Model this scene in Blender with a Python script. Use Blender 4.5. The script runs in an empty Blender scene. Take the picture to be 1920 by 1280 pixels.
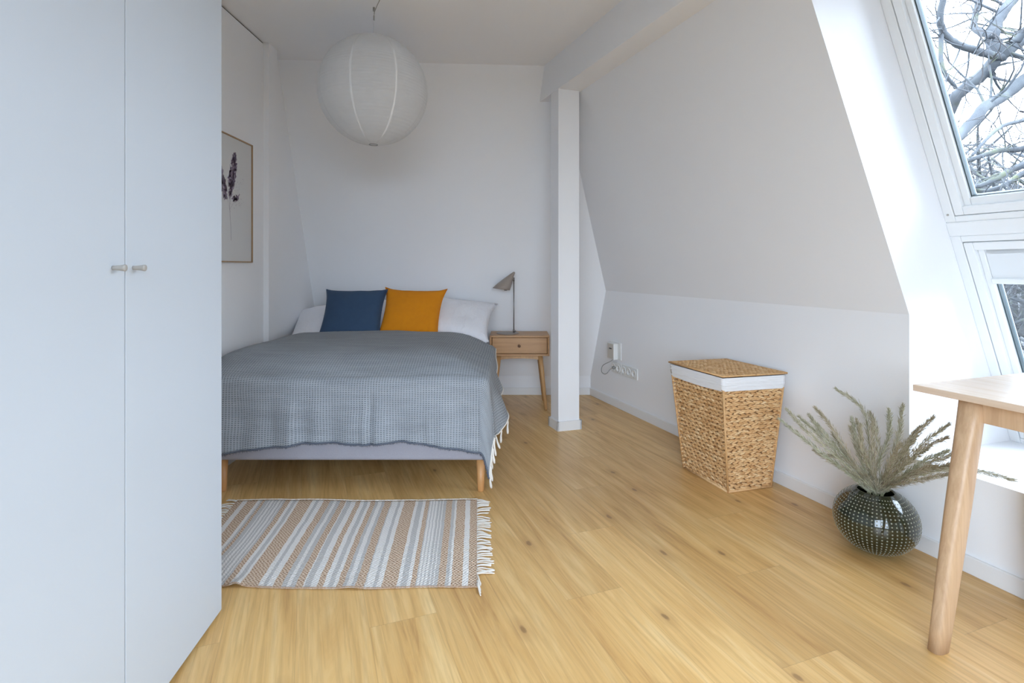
import bpy, bmesh, math, random
from mathutils import Vector, Matrix, noise
S = bpy.context.scene
COL = S.collection
random.seed(7)
R = math.radians

# ------------------------------------------------------------------ camera
F = 1010.0            # focal length in pixels of the 1920 px wide frame
CAM = Vector((0, 0, 1.12))
cd = bpy.data.cameras.new('camera'); cam = bpy.data.objects.new('camera', cd); COL.objects.link(cam)
cam.location = CAM; cam.rotation_euler = (R(90), 0, 0)
cd.sensor_width = 36; cd.lens = F/1920*36; cd.shift_y = -(640-502)/1920
cd.clip_start = .05; cd.clip_start = .05; cd.clip_end = 3000
S.camera = cam
# ------------------------------------------------------------------ world, exposure
wd = bpy.data.worlds.new('overcast_sky'); S.world = wd; wd.use_nodes = True
bg = wd.node_tree.nodes['Background']
bg.inputs[0].default_value = (.755, .87, 1.05, 1); bg.inputs[1].default_value = 7.5
S.view_settings.view_transform = 'Standard'; S.view_settings.look = 'None'
S.view_settings.gamma = 1; S.view_settings.use_curve_mapping = False
S.view_settings.exposure = 0.86
S.cycles.max_bounces = 12; S.cycles.diffuse_bounces = 7; S.cycles.glossy_bounces = 4
S.cycles.transparent_max_bounces = 12; S.cycles.sample_clamp_indirect = 6
S.cycles.use_denoising = True

# ------------------------------------------------------------------ material helpers
def mat(name, col=(.8, .8, .8), rough=.6, **kw):
    m = bpy.data.materials.new(name); m.use_nodes = True
    b = m.node_tree.nodes['Principled BSDF']
    b.inputs['Base Color'].default_value = (*col, 1); b.inputs['Roughness'].default_value = rough
    for k, v in kw.items():
        b.inputs[k.replace('_', ' ')].default_value = v
    return m
class NT:
    def __init__(s, m): s.m = m; s.t = m.node_tree; s.b = s.t.nodes['Principled BSDF']
    def n(s, typ, **kw):
        x = s.t.nodes.new(typ)
        for k, v in kw.items(): setattr(x, k, v)
        return x
    def l(s, a, b): s.t.links.new(a, b)
    def put(s, sock, v):
        if v is None: return
        if hasattr(v, 'is_output'): s.l(v, sock)
        else: sock.default_value = v
    def math(s, op, a, b=None, c=None):
        x = s.n('ShaderNodeMath', operation=op)
        s.put(x.inputs[0], a); s.put(x.inputs[1], b); s.put(x.inputs[2], c)
        return x.outputs[0]
    def coord(s, kind='Object'): return s.n('ShaderNodeTexCoord').outputs[kind]
    def mapping(s, v, scale=(1, 1, 1), rot=(0, 0, 0), loc=(0, 0, 0)):
        x = s.n('ShaderNodeMapping'); s.l(v, x.inputs[0])
        x.inputs['Scale'].default_value = scale; x.inputs['Rotation'].default_value = rot; x.inputs['Location'].default_value = loc
        return x.outputs[0]
    def noise(s, v, scale=5, detail=3, rough=.5, dist=0):
        x = s.n('ShaderNodeTexNoise'); s.l(v, x.inputs['Vector'])
        x.inputs['Scale'].default_value = scale; x.inputs['Detail'].default_value = detail
        x.inputs['Roughness'].default_value = rough; x.inputs['Distortion'].default_value = dist
        return x.outputs['Fac']
    def ramp(s, f, stops):
        x = s.n('ShaderNodeValToRGB'); s.l(f, x.inputs[0]); e = x.color_ramp.elements
        while len(e) < len(stops): e.new(.5)
        for i, (p, c) in enumerate(stops):
            e[i].position = p; e[i].color = (*c, 1) if len(c) == 3 else c
        return x.outputs[0]
    def mix(s, f, a, b, blend='MIX'):
        x = s.n('ShaderNodeMix', data_type='RGBA', blend_type=blend)
        s.put(x.inputs[0], f)
        for k, v in ((6, a), (7, b)):
            if isinstance(v, tuple): x.inputs[k].default_value = (*v[:3], 1)
            else: s.l(v, x.inputs[k])
        return x.outputs[2]
    def bump(s, h, strength=.3, dist=.01):
        x = s.n('ShaderNodeBump'); s.l(h, x.inputs['Height'])
        x.inputs['Strength'].default_value = strength; x.inputs['Distance'].default_value = dist
        s.l(x.outputs[0], s.b.inputs['Normal'])
    def sep(s, v):
        x = s.n('ShaderNodeSeparateXYZ'); s.l(v, x.inputs[0]); return x.outputs
    def color(s, c): s.l(c, s.b.inputs['Base Color'])

def paint(name, col, bs=.08):
    m = mat(name, col, .75); n = NT(m); c = n.coord()
    n.bump(n.noise(c, 180, 3), bs, .002); return m
M = {}
M['wall'] = paint('white_wall_paint', (.86, .865, .88))
M['ceiling'] = paint('white_ceiling_paint', (.88, .88, .89))
M['trim'] = mat('white_trim', (.80, .80, .80), .4)
M['window'] = mat('white_window_lacquer', (.82, .84, .85), .35)
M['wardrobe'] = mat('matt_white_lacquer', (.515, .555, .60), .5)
M['gap'] = mat('dark_gap', (.03, .03, .03), .9)
M['gasket'] = mat('grey_gasket', (.06, .09, .10), .5)
M['blind'] = mat('white_blind_fabric', (.74, .77, .79), .8)
M['plastic'] = mat('white_plastic', (.78, .78, .76), .35)
M['beige_plastic'] = mat('beige_plastic', (.60, .56, .50), .4)
M['dark_plastic'] = mat('dark_plastic', (.05, .05, .05), .4)
M['cable'] = mat('grey_cable', (.25, .25, .24), .5)
M['knob'] = mat('grey_knob', (.36, .34, .31), .45)
M['brown_knob'] = mat('brown_knob', (.16, .08, .04), .35)
M['lamp'] = mat('taupe_lamp_lacquer', (.30, .25, .215), .42)
M['lamp_metal'] = mat('brushed_dark_steel', (.22, .20, .19), .3, Metallic=.8)
M['string'] = mat('white_string', (.7, .7, .7), .8)
M['navy'] = mat('navy_tag', (.03, .04, .25), .6)
M['cotton'] = mat('off_white_cotton_yarn', (.76, .72, .66), .9)
M['lining'] = mat('white_cotton_lining', (.76, .76, .77), .9)
n = NT(M['lining']); c = n.coord(); n.bump(n.noise(n.mapping(c, (3, 3, 22)), 4, 4), .5, .01)
M['bedding'] = mat('white_bed_linen', (.86, .86, .90), .9)
n = NT(M['bedding']); c = n.coord(); n.bump(n.noise(n.mapping(c, (6, 3, 6)), 3, 5, .6, .6), .55, .03)

def wood(name, c1, c2, axis='Z', rough=.45, scale=1.0):
    m = mat(name, c1, rough); n = NT(m); c = n.coord()
    sc = {'X': (1.2, 22, 22), 'Y': (22, 1.2, 22), 'Z': (22, 22, 1.2)}[axis]
    v = n.mapping(c, tuple(k*scale for k in sc))
    g = n.noise(v, 2.2, 5, .6, .6); g2 = n.noise(v, 9, 2, .5)
    f = n.math('ADD', n.math('MULTIPLY', g, .75), n.math('MULTIPLY', g2, .25))
    n.color(n.ramp(f, [(.32, c2), (.62, c1)]))
    n.bump(g2, .05, .002); return m
M['oak_x'] = wood('light_oak_along_x', (.50, .275, .115), (.39, .20, .08), 'X', .4)
M['oak_z'] = wood('light_oak_along_z', (.58, .34, .145), (.45, .24, .095), 'Z', .4)
M['leg_wood'] = wood('orange_beech', (.60, .31, .12), (.50, .24, .085), 'Z', .4)
M['desk_leg'] = wood('pale_oak_leg', (.60, .41, .25), (.46, .29, .165), 'Z', .4)
M['desk_top'] = wood('oak_veneer_window_sheen', (.70, .55, .42), (.62, .46, .33), 'Y', .25)  # made paler: the window's reflection on the top is put into the colour
M['frame_wood'] = wood('thin_oak_frame', (.42, .27, .14), (.33, .20, .10), 'Z', .5)

# floor: vinyl oak planks, rows along the roof slope
def floor_mat():
    m = mat('oak_plank_floor', rough=.36); n = NT(m)
    x, y, z = n.sep(n.coord())
    a = n.math('ADD', n.math('MULTIPLY', x, .936), n.math('MULTIPLY', y, .351))
    l = n.math('ADD', n.math('MULTIPLY', x, -.351), n.math('MULTIPLY', y, .936))
    ra = n.math('DIVIDE', n.math('SUBTRACT', a, .81), .2125)
    row = n.math('FLOOR', ra); fa = n.math('FRACT', ra)
    rl = n.math('DIVIDE', n.math('SUBTRACT', n.math('SUBTRACT', l, .345), n.math('MULTIPLY', row, .40)), 1.29)
    col = n.math('FLOOR', rl); fl = n.math('FRACT', rl)
    idv = n.n('ShaderNodeCombineXYZ'); n.l(row, idv.inputs[0]); n.l(col, idv.inputs[1])
    wn = n.n('ShaderNodeTexWhiteNoise', noise_dimensions='2D'); n.l(idv.outputs[0], wn.inputs['Vector'])
    rnd = wn.outputs['Value']
    gv = n.n('ShaderNodeCombineXYZ')
    n.l(n.math('ADD', n.math('MULTIPLY', a, 7.0), n.math('MULTIPLY', rnd, 40)), gv.inputs[0])
    n.l(n.math('MULTIPLY', l, .55), gv.inputs[1]); n.l(n.math('MULTIPLY', rnd, 17), gv.inputs[2])
    broad = n.noise(gv.outputs[0], 1.5, 5, .6, 1.6)
    gv2 = n.n('ShaderNodeCombineXYZ')
    n.l(n.math('ADD', n.math('MULTIPLY', a, 60), n.math('MULTIPLY', rnd, 90)), gv2.inputs[0])
    n.l(n.math('MULTIPLY', l, 2.4), gv2.inputs[1])
    fine = n.noise(gv2.outputs[0], 1.5, 4, .6, .5)
    base = n.ramp(broad, [(.25, (.47, .25, .08)), (.40, (.66, .40, .145)), (.54, (.735, .475, .19)), (.74, (.80, .575, .275))])
    base = n.mix(n.math('MULTIPLY', n.math('SUBTRACT', .56, fine), 1.3), base, (.34, .18, .065))
    tone = n.ramp(rnd, [(0, (.91, .89, .87)), (.5, (.98, .975, .97)), (1, (1.05, 1.05, 1.05))])
    base = n.mix(1.0, base, tone, 'MULTIPLY')
    kv = n.n('ShaderNodeCombineXYZ')
    nzk = n.math('MULTIPLY', n.math('SUBTRACT', n.noise(n.coord(), 30, 3), .5), .05)
    n.l(n.math('ADD', n.math('MULTIPLY', a, 4.5), nzk), kv.inputs[0]); n.l(n.math('ADD', n.math('MULTIPLY', l, 2.1), nzk), kv.inputs[1])
    vo = n.n('ShaderNodeTexVoronoi', voronoi_dimensions='2D'); n.l(kv.outputs[0], vo.inputs['Vector']); vo.inputs['Scale'].default_value = 1.0
    vo.inputs['Randomness'].default_value = 1.0
    keep = n.math('GREATER_THAN', n.sep(vo.outputs['Color'])[0], .62)
    halo = n.math('MULTIPLY', n.math('MAXIMUM', n.math('SUBTRACT', 1, n.math('DIVIDE', vo.outputs['Distance'], .17)), 0), keep)
    knot = n.math('MULTIPLY', n.math('MAXIMUM', n.math('SUBTRACT', 1, n.math('DIVIDE', vo.outputs['Distance'], .048)), 0), keep)
    base = n.mix(n.math('MULTIPLY', halo, .55), base, (.42, .22, .075))
    base = n.mix(n.math('MINIMUM', n.math('MULTIPLY', knot, 1.3), .55), base, (.17, .085, .035))
    ea = n.math('MINIMUM', fa, n.math('SUBTRACT', 1, fa)); el = n.math('MULTIPLY', n.math('MINIMUM', fl, n.math('SUBTRACT', 1, fl)), 6.07)
    e = n.math('MINIMUM', ea, el)
    seam = n.math('LESS_THAN', e, .006)
    base = n.mix(n.math('MULTIPLY', seam, .22), base, (.25, .14, .06))
    n.color(base)
    n.bump(n.math('ADD', n.math('MULTIPLY', fine, .3), n.math('MULTIPLY', n.math('GREATER_THAN', e, .008), 1)), .10, .0015)
    m.node_tree.links.new(n.ramp(fine, [(.3, (.40,)*3), (.7, (.30,)*3)]), n.b.inputs['Roughness'])
    return m
M['floor'] = floor_mat()

def fabric(name, c1, c2, sc=500, sheen=0):
    m = mat(name, c1, .92); n = NT(m); c = n.coord()
    f = n.noise(c, sc, 2); f2 = n.noise(c, 7, 4)
    n.color(n.mix(n.math('MULTIPLY', n.math('ADD', f, f2), .5), c1, c2))
    n.bump(f, .3, .002)
    if sheen: n.b.inputs['Sheen Weight'].default_value = sheen; n.b.inputs['Sheen Roughness'].default_value = .35
    return m
M['upholstery'] = fabric('grey_upholstery', (.30, .29, .33), (.42, .41, .45), 320)
M['mustard'] = fabric('mustard_velvet', (.76, .275, .0008), (.62, .20, .0006), 30, 0)
M['blue'] = fabric('dusty_blue_velvet', (.026, .056, .115), (.042, .084, .155), 30, .12)

# throw: waffle weave, light blue grey with small dark dashes
def throw_mat():
    m = mat('grey_blue_waffle_weave', rough=.95); n = NT(m)
    u, v, _ = n.sep(n.coord('UV'))
    wob = n.math('MULTIPLY', n.math('SUBTRACT', n.noise(n.coord('UV'), 9, 2), .5), .006)
    fu = n.math('FRACT', n.math('DIVIDE', n.math('ADD', u, wob), .0135)); 
    vv = n.math('DIVIDE', n.math('ADD', v, wob), .0088); fv = n.math('FRACT', vv)
    du_ = n.math('ABSOLUTE', n.math('SUBTRACT', fu, .5)); dv_ = n.math('ABSOLUTE', n.math('SUBTRACT', fv, .5))
    dash = n.math('MULTIPLY', n.math('MINIMUM', n.math('MAXIMUM', n.math('MULTIPLY', n.math('SUBTRACT', .37, du_), 7), 0), 1), n.math('MINIMUM', n.math('MAXIMUM', n.math('MULTIPLY', n.math('SUBTRACT', .24, dv_), 9), 0), 1))
    yarn = n.noise(n.mapping(n.coord('UV'), (60, 420, 1)), 1, 2)
    dash = n.math('MULTIPLY', dash, n.math('ADD', .55, n.math('MULTIPLY', yarn, .75)))
    dash = n.math('MINIMUM', dash, 1)
    big = n.noise(n.mapping(n.coord('UV'), (3, 14, 1)), 1.3, 3)
    col = n.mix(dash, n.mix(yarn, (.285, .31, .34), (.43, .46, .49)), (.095, .11, .13))
    tone = n.ramp(big, [(.3, (.88, .88, .88)), (.7, (1.06, 1.06, 1.06))])
    n.color(n.mix(1, col, tone, 'MULTIPLY'))
    n.bump(n.math('SUBTRACT', 1, dash), .6, .004)
    return m
M['throw'] = throw_mat()
M['throw_edge'] = mat('slate_fuzzy_edge', (.11, .125, .16), .95)

# basket strands
def strand_mat():
    m = mat('water_hyacinth_strands', rough=.6); n = NT(m)
    g = n.n('ShaderNodeNewGeometry').outputs['Random Per Island']
    f = n.noise(n.coord(), 60, 3)
    c = n.ramp(g, [(0, (.50, .27, .105)), (.2, (.62, .36, .155)), (.75, (.70, .44, .21)), (1, (.78, .55, .30))])
    n.color(n.mix(n.math('MAXIMUM', n.math('MULTIPLY', n.math('SUBTRACT', .5, f), 1.5), 0), c, (.30, .14, .045)))
    n.bump(f, .4, .003); return m
M['strand'] = strand_mat()
M['basket_core'] = mat('dark_basket_core', (.22, .115, .045), .9)
M['vase'] = mat('dark_green_glaze', (.020, .024, .011), .10, Coat_Weight=.6)
M['stud'] = mat('pale_olive_glazed_studs', (.27, .27, .22), .18)
def plume_mat():
    m = mat('dried_grass_plume', rough=.9); n = NT(m)
    g = n.n('ShaderNodeNewGeometry').outputs['Random Per Island']
    oi = n.n('ShaderNodeObjectInfo').outputs['Random']
    a = n.ramp(g, [(0, (.20, .20, .12)), (.5, (.38, .375, .26)), (1, (.62, .61, .48))])
    b = n.ramp(g, [(0, (.20, .16, .095)), (.5, (.40, .33, .22)), (1, (.60, .52, .39))])
    n.color(n.mix(oi, a, b)); return m
M['plume'] = plume_mat()
M['stem'] = mat('dried_green_stem', (.42, .42, .26), .8)

def paper_mat():
    m = mat('white_rice_paper', rough=.9); n = NT(m)
    d = n.n('ShaderNodeBsdfDiffuse'); t = n.n('ShaderNodeBsdfTranslucent'); mx = n.n('ShaderNodeMixShader')
    x, y, z = n.sep(n.coord())
    rib = n.math('SINE', n.math('MULTIPLY', z, 2*math.pi/.016))
    f = n.noise(n.coord(), 25, 4)
    colr = n.mix(f, (.80, .805, .81), (.86, .865, .87))
    n.l(colr, d.inputs[0]); n.l(colr, t.inputs[0]); mx.inputs[0].default_value = .45
    b = n.n('ShaderNodeBump'); n.l(n.math('ADD', rib, n.math('MULTIPLY', f, 1.5)), b.inputs['Height']); b.inputs['Strength'].default_value = .18; b.inputs['Distance'].default_value = .002
    n.l(b.outputs[0], d.inputs['Normal']); n.l(b.outputs[0], t.inputs['Normal'])
    n.l(d.outputs[0], mx.inputs[1]); n.l(t.outputs[0], mx.inputs[2])
    n.l(mx.outputs[0], n.t.nodes['Material Output'].inputs[0]); return m
M['paper'] = paper_mat(); M['seam'] = mat('double_rice_paper', (.78, .785, .79), .9)
def glass_mat():
    m = mat('window_glass'); n = NT(m)
    t = n.n('ShaderNodeBsdfTransparent'); g = n.n('ShaderNodeBsdfGlossy'); g.inputs['Roughness'].default_value = 0.0
    fr = n.n('ShaderNodeFresnel'); fr.inputs[0].default_value = 1.45; mx = n.n('ShaderNodeMixShader')
    t.inputs[0].default_value = (.95, .97, .97, 1)
    n.l(fr.outputs[0], mx.inputs[0]); n.l(t.outputs[0], mx.inputs[1]); n.l(g.outputs[0], mx.inputs[2])
    n.l(mx.outputs[0], n.t.nodes['Material Output'].inputs[0]); return m
M['glass'] = glass_mat()
def bark():
    m = mat('plane_tree_bark', rough=.9); n = NT(m); c = n.coord()
    n.color(n.ramp(n.noise(c, 3.5, 4), [(.35, (.045, .05, .058)), (.55, (.075, .082, .09)), (.72, (.10, .11, .06))])); return m
M['bark'] = bark()
M['twig'] = mat('dark_twigs', (.06, .055, .055), .9)
def ground_mat():
    m = mat('winter_ground', rough=1); n = NT(m); c = n.coord()
    n.color(n.ramp(n.noise(c, 1.2, 8, .75), [(.35, (.018, .02, .024)), (.65, (.05, .052, .05))])); return m
M['ground'] = ground_mat()
def rug_mat():
    m = mat('striped_cotton_jute_weave', rough=.95); n = NT(m)
    x, y, z = n.sep(n.coord('UV'))   # UV: x = 0..1 along the length from the right end
    seq = RUG
    xw = n.math('ADD', x, n.math('MULTIPLY', n.math('SUBTRACT', n.noise(n.mapping(n.coord('UV'), (1, 5, 1)), 2.5, 2), .5), .008))
    W, B, G = (.80, .77, .735, 1), (.64, .47, .335, 1), (.56, .54, .52, 1)
    cur = None
    for c0 in range(0, len(seq), 24):
        part = seq[c0:c0+24]
        r = n.n('ShaderNodeValToRGB'); r.color_ramp.interpolation = 'CONSTANT'; n.l(xw, r.inputs[0]); e = r.color_ramp.elements
        while len(e) < len(part): e.new(1)
        for i, (p, k) in enumerate(part): e[i].position = p; e[i].color = {'W': W, 'B': B, 'G': G}[k]
        cur = r.outputs[0] if cur is None else n.mix(n.math('GREATER_THAN', xw, part[0][0]), cur, r.outputs[0])
    # weave: small knots, stronger in the jute bands
    jx = n.math('MULTIPLY', n.math('SUBTRACT', n.noise(n.coord('UV'), 35, 2), .5), .010); jy = n.math('MULTIPLY', n.math('SUBTRACT', n.noise(n.mapping(n.coord('UV'), (1, 1, 1), loc=(3, 7, 0)), 35, 2), .5), .020)
    xs = n.math('SINE', n.math('MULTIPLY', n.math('ADD', x, jx), 2*math.pi*1.15/.0145)); ys = n.math('SINE', n.math('MULTIPLY', n.math('ADD', y, jy), 2*math.pi*.70/.0165))
    knot = n.math('MULTIPLY', xs, ys)
    rb = n.n('ShaderNodeSeparateColor'); n.l(cur, rb.inputs[0])
    isB = n.math('GREATER_THAN', n.math('SUBTRACT', rb.outputs[0], rb.outputs[2]), .1)
    nz = n.noise(n.mapping(n.coord('UV'), (230, 140, 1)), 1, 2)
    f = n.math("MINIMUM", n.math("MULTIPLY", n.math("MULTIPLY", n.math("MAXIMUM", n.math("MULTIPLY", knot, -1), 0), isB), 1.1), .9)
    c = n.mix(f, cur, (.26, .145, .08))
    f3 = n.math('MULTIPLY', n.math('MULTIPLY', n.math('MAXIMUM', knot, 0), isB), .6)
    c = n.mix(f3, c, (.80, .70, .58))
    fg = n.math('MULTIPLY', n.math('SUBTRACT', 1, isB), n.math('MULTIPLY', n.math('SUBTRACT', nz, .5), .5))
    c = n.mix(n.math('MAXIMUM', fg, 0), c, (.4, .4, .42))
    n.color(c)
    n.bump(n.math('ADD', knot, nz), .5, .003); return m
# stripes measured from the right end, in crop units
def _rug():
    A = [(1525,'B'),(1435,'W'),(1370,'B'),(1265,'W'),(1230,'G'),(1195,'B'),(1125,'G')]+[(1095-19*i,'WG'[i % 2]) for i in range(9)]+[(922,'G'),(905,'B'),(860,'W'),(825,'G'),(770,'W'),(725,'B'),(580,'W'),(530,'G'),(495,'W'),(430,'G'),(412,'B'),(330,'G'),(290,'W'),(240,'G'),(205,'B'),(150,'W'),(110,'G'),(60,'W'),(20,'B')]
    B_ = [(1750,'W'),(1690,'G'),(1640,'W'),(1620,'B'),(1550,'G'),(1500,'W'),(1460,'G'),(1420,'B'),(1330,'W'),(1270,'G'),(1240,'W'),(1190,'B'),(1020,'W'),(985,'G'),(950,'W'),(910,'B'),(850,'G')]+[(830-21*i,'WG'[i % 2]) for i in range(9)]+[(641,'G'),(600,'B'),(555,'G'),(535,'W'),(500,'B'),(380,'W'),(320,'B')]
    L = [(676+x/6.92, k) for x, k in A]+[(416+x/6.92, k) for x, k in B_]
    return [(max((895.6-p)/446.6, 0), k) for p, k in L]
RUG = _rug()

# ------------------------------------------------------------------ mesh helpers
class MB:
    """collects shapes, then links them as one mesh object"""
    def __init__(s): s.v = []; s.f = []; s.uv = {}
    def add(s, vs, fs):
        o = len(s.v); s.v += [Vector(p) for p in vs]; s.f += [tuple(i+o for i in f) for f in fs]; return s
    def box(s, a, b, T=None):
        x0, y0, z0 = a; x1, y1, z1 = b
        vs = [(x0,y0,z0),(x1,y0,z0),(x1,y1,z0),(x0,y1,z0),(x0,y0,z1),(x1,y0,z1),(x1,y1,z1),(x0,y1,z1)]
        if T: vs = [T(Vector(p)) for p in vs]
        return s.add(vs, [(0,3,2,1),(4,5,6,7),(0,1,5,4),(1,2,6,5),(2,3,7,6),(3,0,4,7)])
    def quad(s, *p): return s.add(p, [tuple(range(len(p)))])
    def grid(s, fn, nu, nv, closeu=False):
        vs = [fn(i/nu, j/nv) for j in range(nv+1) for i in range(nu+(0 if closeu else 1))]
        w = nu if closeu else nu+1
        fs = [(j*w+i, j*w+(i+1) % w, (j+1)*w+(i+1) % w, (j+1)*w+i) for j in range(nv) for i in range(nu)]
        return s.add(vs, fs)
    def tube(s, pts, rad, k=8, caps=True, squash=None):
        pts = [Vector(p) for p in pts]
        if not hasattr(rad, '__len__'): rad = [rad]*len(pts)
        vs = []; N = len(pts); ref = None
        for i, p in enumerate(pts):
            t = (pts[min(i+1, N-1)]-pts[max(i-1, 0)]).normalized()
            if ref is None:
                ref = Vector((0, 0, 1)) if abs(t.z) < .9 else Vector((1, 0, 0))
            a = t.cross(ref).normalized(); b = t.cross(a).normalized(); ref = -b if b.dot(ref) < 0 else b
            for j in range(k):
                q = 2*math.pi*j/k
                vs.append(p+(a*math.cos(q)+b*math.sin(q))*rad[i])
        fs = [(i*k+j, i*k+(j+1) % k, (i+1)*k+(j+1) % k, (i+1)*k+j) for i in range(N-1) for j in range(k)]
        if caps: fs += [tuple(range(k))[::-1], tuple((N-1)*k+j for j in range(k))]
        return s.add(vs, fs)
    def lathe(s, prof, k=32, c=(0, 0, 0), caps=False):
        c = Vector(c); vs = []
        for r, z in prof:
            for j in range(k):
                q = 2*math.pi*j/k; vs.append(c+Vector((r*math.cos(q), r*math.sin(q), z)))
        N = len(prof)
        fs = [(i*k+j, i*k+(j+1) % k, (i+1)*k+(j+1) % k, (i+1)*k+j) for i in range(N-1) for j in range(k)]
        if caps: fs += [tuple(range(k))[::-1], tuple((N-1)*k+j for j in range(k))]
        return s.add(vs, fs)
    def build(s, name, m, parent=None, smooth=False, bevel=0, seg=2, angle=40, subsurf=0, solid=0):
        me = bpy.data.meshes.new(name); me.from_pydata([tuple(p) for p in s.v], [], s.f); me.validate()
        bm = bmesh.new(); bm.from_mesh(me); bmesh.ops.recalc_face_normals(bm, faces=bm.faces); bm.to_mesh(me); bm.free()
        o = bpy.data.objects.new(name, me); COL.objects.link(o)
        if m: me.materials.append(m)
        if parent: o.parent = parent
        if smooth:
            for p in me.polygons: p.use_smooth = True
        if solid:
            q = o.modifiers.new('solid', 'SOLIDIFY'); q.thickness = solid; q.offset = -1
        if bevel:
            q = o.modifiers.new('bevel', 'BEVEL'); q.width = bevel; q.segments = seg; q.limit_method = 'ANGLE'; q.angle_limit = R(angle)
        if subsurf:
            q = o.modifiers.new('sub', 'SUBSURF'); q.levels = subsurf; q.render_levels = subsurf
        return o
def tag(o, label=None, cat=None, group=None, kind=None):
    if label: o['label'] = label
    if cat: o['category'] = cat
    if group: o['group'] = group
    if kind: o['kind'] = kind
    return o
def thing(name, label, cat, loc=(0, 0, 0), rz=0, group=None):
    o = bpy.data.objects.new(name, None); COL.objects.link(o); o.empty_display_size = .1
    o.location = loc; o.rotation_euler = (0, 0, rz)
    return tag(o, label, cat, group)
def struct(o, label=None, cat=None): return tag(o, label, cat, kind='structure')
def emptystruct(name, label):
    o = bpy.data.objects.new(name, None); COL.objects.link(o); return tag(o, label, None, kind='structure')

# ------------------------------------------------------------------ room geometry
V = Vector
DU = V((.335, -.942, 0)).normalized()      # along the right wall, towards the camera
NH = V((.942, .335, 0)).normalized()       # out through the right wall
K0 = V((.696, 4.753, 0))                    # corner of right wall and back wall at the floor
SL = .377                                  # roof slope, horizontal run per unit of height
ZK, ZC = .93, 2.588                         # knee wall height, ceiling height
def RW(s, z, out=0):                        # a point on the right wall / slope
    p = K0+DU*s+V((0, 0, z))+NH*out
    if z > ZK: p -= NH*(z-ZK)*SL
    return p
REAR = -1.75
ZB = .165                                   # back knee
def back_y(x, z):                           # the back slope leans in towards the room
    top = 3.80+(x+1.655)*.060
    t = (z-ZB)/(ZC-ZB)
    return 4.76+(top-4.76)*max(t, 0)
XL = -1.62                                  # left wall

# floor
fl = MB().quad((-1.8, REAR-.1, 0), RW(7.05, 0, .02), RW(-.15, 0, .02), (-1.8, 4.9, 0)).build('floor', M['floor'])
struct(fl, 'light oak plank floor')
# ceiling
c_ = MB().quad((-1.8, REAR-.1, ZC), (.233+.387*(3.92-REAR)+.3, REAR-.1, ZC), (.35, 4.3, ZC), (-1.8, 4.3, ZC)).build('ceiling', M['ceiling'])
struct(c_, 'white flat ceiling')
# left wall: board that stops just under the ceiling, shadow gap behind it
m = MB()
LY0, LY1, LZ0, LZ1 = -1.62, -.36, .10, 2.3  # opening for the added side window
m.box((XL-.05, LY1, 0), (XL, 3.51, ZC-.010)); m.box((XL-.05, REAR, 0), (XL, LY0, ZC-.010))
m.box((XL-.05, LY0, 0), (XL, LY1, LZ0)); m.box((XL-.05, LY0, LZ1), (XL, LY1, ZC-.010))
m.box((XL-.05, 3.64, 0), (XL-.035, 4.9, ZC+.01))
wl = m.build('wall_left', M['wall']); struct(wl, 'white wall on the left beside the bed')
g = MB().box((XL-.06, REAR, ZC-.02), (XL-.006, 3.51, ZC)).build('shadow_gap', M['gap'], wl)
m = MB().box((XL-.05, 3.51, 0), (XL+.035, 3.64, ZC+.01)); struct(m.build('trim_1', M['wall'], bevel=.002), 'shallow white post standing out of the left wall')
# back wall
m = MB()
m.quad((-1.75, 4.76, 0), (1.3, 4.76, 0), (1.3, 4.76, ZB), (-1.75, 4.76, ZB))
m.grid(lambda u, w: (-1.75+u*3.05, back_y(-1.75+u*3.05, ZB+(ZC+.02-ZB)*w), ZB+(ZC+.02-ZB)*w), 20, 16)
wb = m.build('wall_back', M['wall']); struct(wb, 'white sloping wall behind the bed head')
# rear wall behind the camera with an opening for the added window
m = MB(); y0, y1 = REAR-.12, REAR
WX0, WX1, WZ0, WZ1 = -1.45, 1.35, .25, 2.45
for a, b in (((-1.8, y0, 0), (WX0, y1, ZC)), ((WX1, y0, 0), (4.2, y1, ZC)), ((WX0, y0, 0), (WX1, y1, WZ0)), ((WX0, y0, WZ1), (WX1, y1, ZC))):
    m.box(a, b)
struct(m.build('wall_rear', M['wall']), 'white wall behind the camera')

# right wall with a deep window recess
US = 2.46
E0 = V((1.610, 2.183, ZK)); EB = V((1.610, 2.183, .355)); EH = V((1.103, 2.068, 2.30))
s0 = 2.728
P0 = V((2.058, 2.354, .7727)); VV = (V((1.5213, 2.2268, 2.227))-P0).normalized(); WN = V((.942, .335, .377)).normalized()
def W(u, v, w=0): return P0+DU*u+VV*v+WN*w
WB, WT = W(0, -.447), W(0, 1.72)
sh = DU*US
m = MB()
ZS = 2.46
top_l = E0+(EH-E0)*((ZS-ZK)/(EH.z-ZK))
m.quad(RW(-.6, 0), RW(s0, 0), EB, E0, RW(-.6, ZK))
m.quad(RW(-.6, ZK), E0, EH, top_l, RW(-.6, ZS))
m.quad(RW(s0, 0), RW(s0, 0)+sh, EB+sh, EB)
m.quad(EH, EH+sh, top_l+sh, top_l)
m.quad(RW(s0, 0)+sh, RW(7.1, 0), RW(7.1, ZK), E0+sh, EB+sh)
m.quad(E0+sh, RW(7.1, ZK), RW(7.1, ZS), top_l+sh, EH+sh)
wr = m.build('wall_right', M['wall']); struct(wr, 'white knee wall and roof slope on the right')
m = MB()
m.quad(EB, E0, EH, WT, WB)
m.quad(EB+sh, E0+sh, EH+sh, WT+sh, WB+sh)
m.quad(EH, EH+sh, WT+sh, WT)
m.quad(EB, EB+sh, WB+sh, WB)
struct(m.build('trim_2', M['wall']), 'white lining and sill of the deep window recess')

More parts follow.
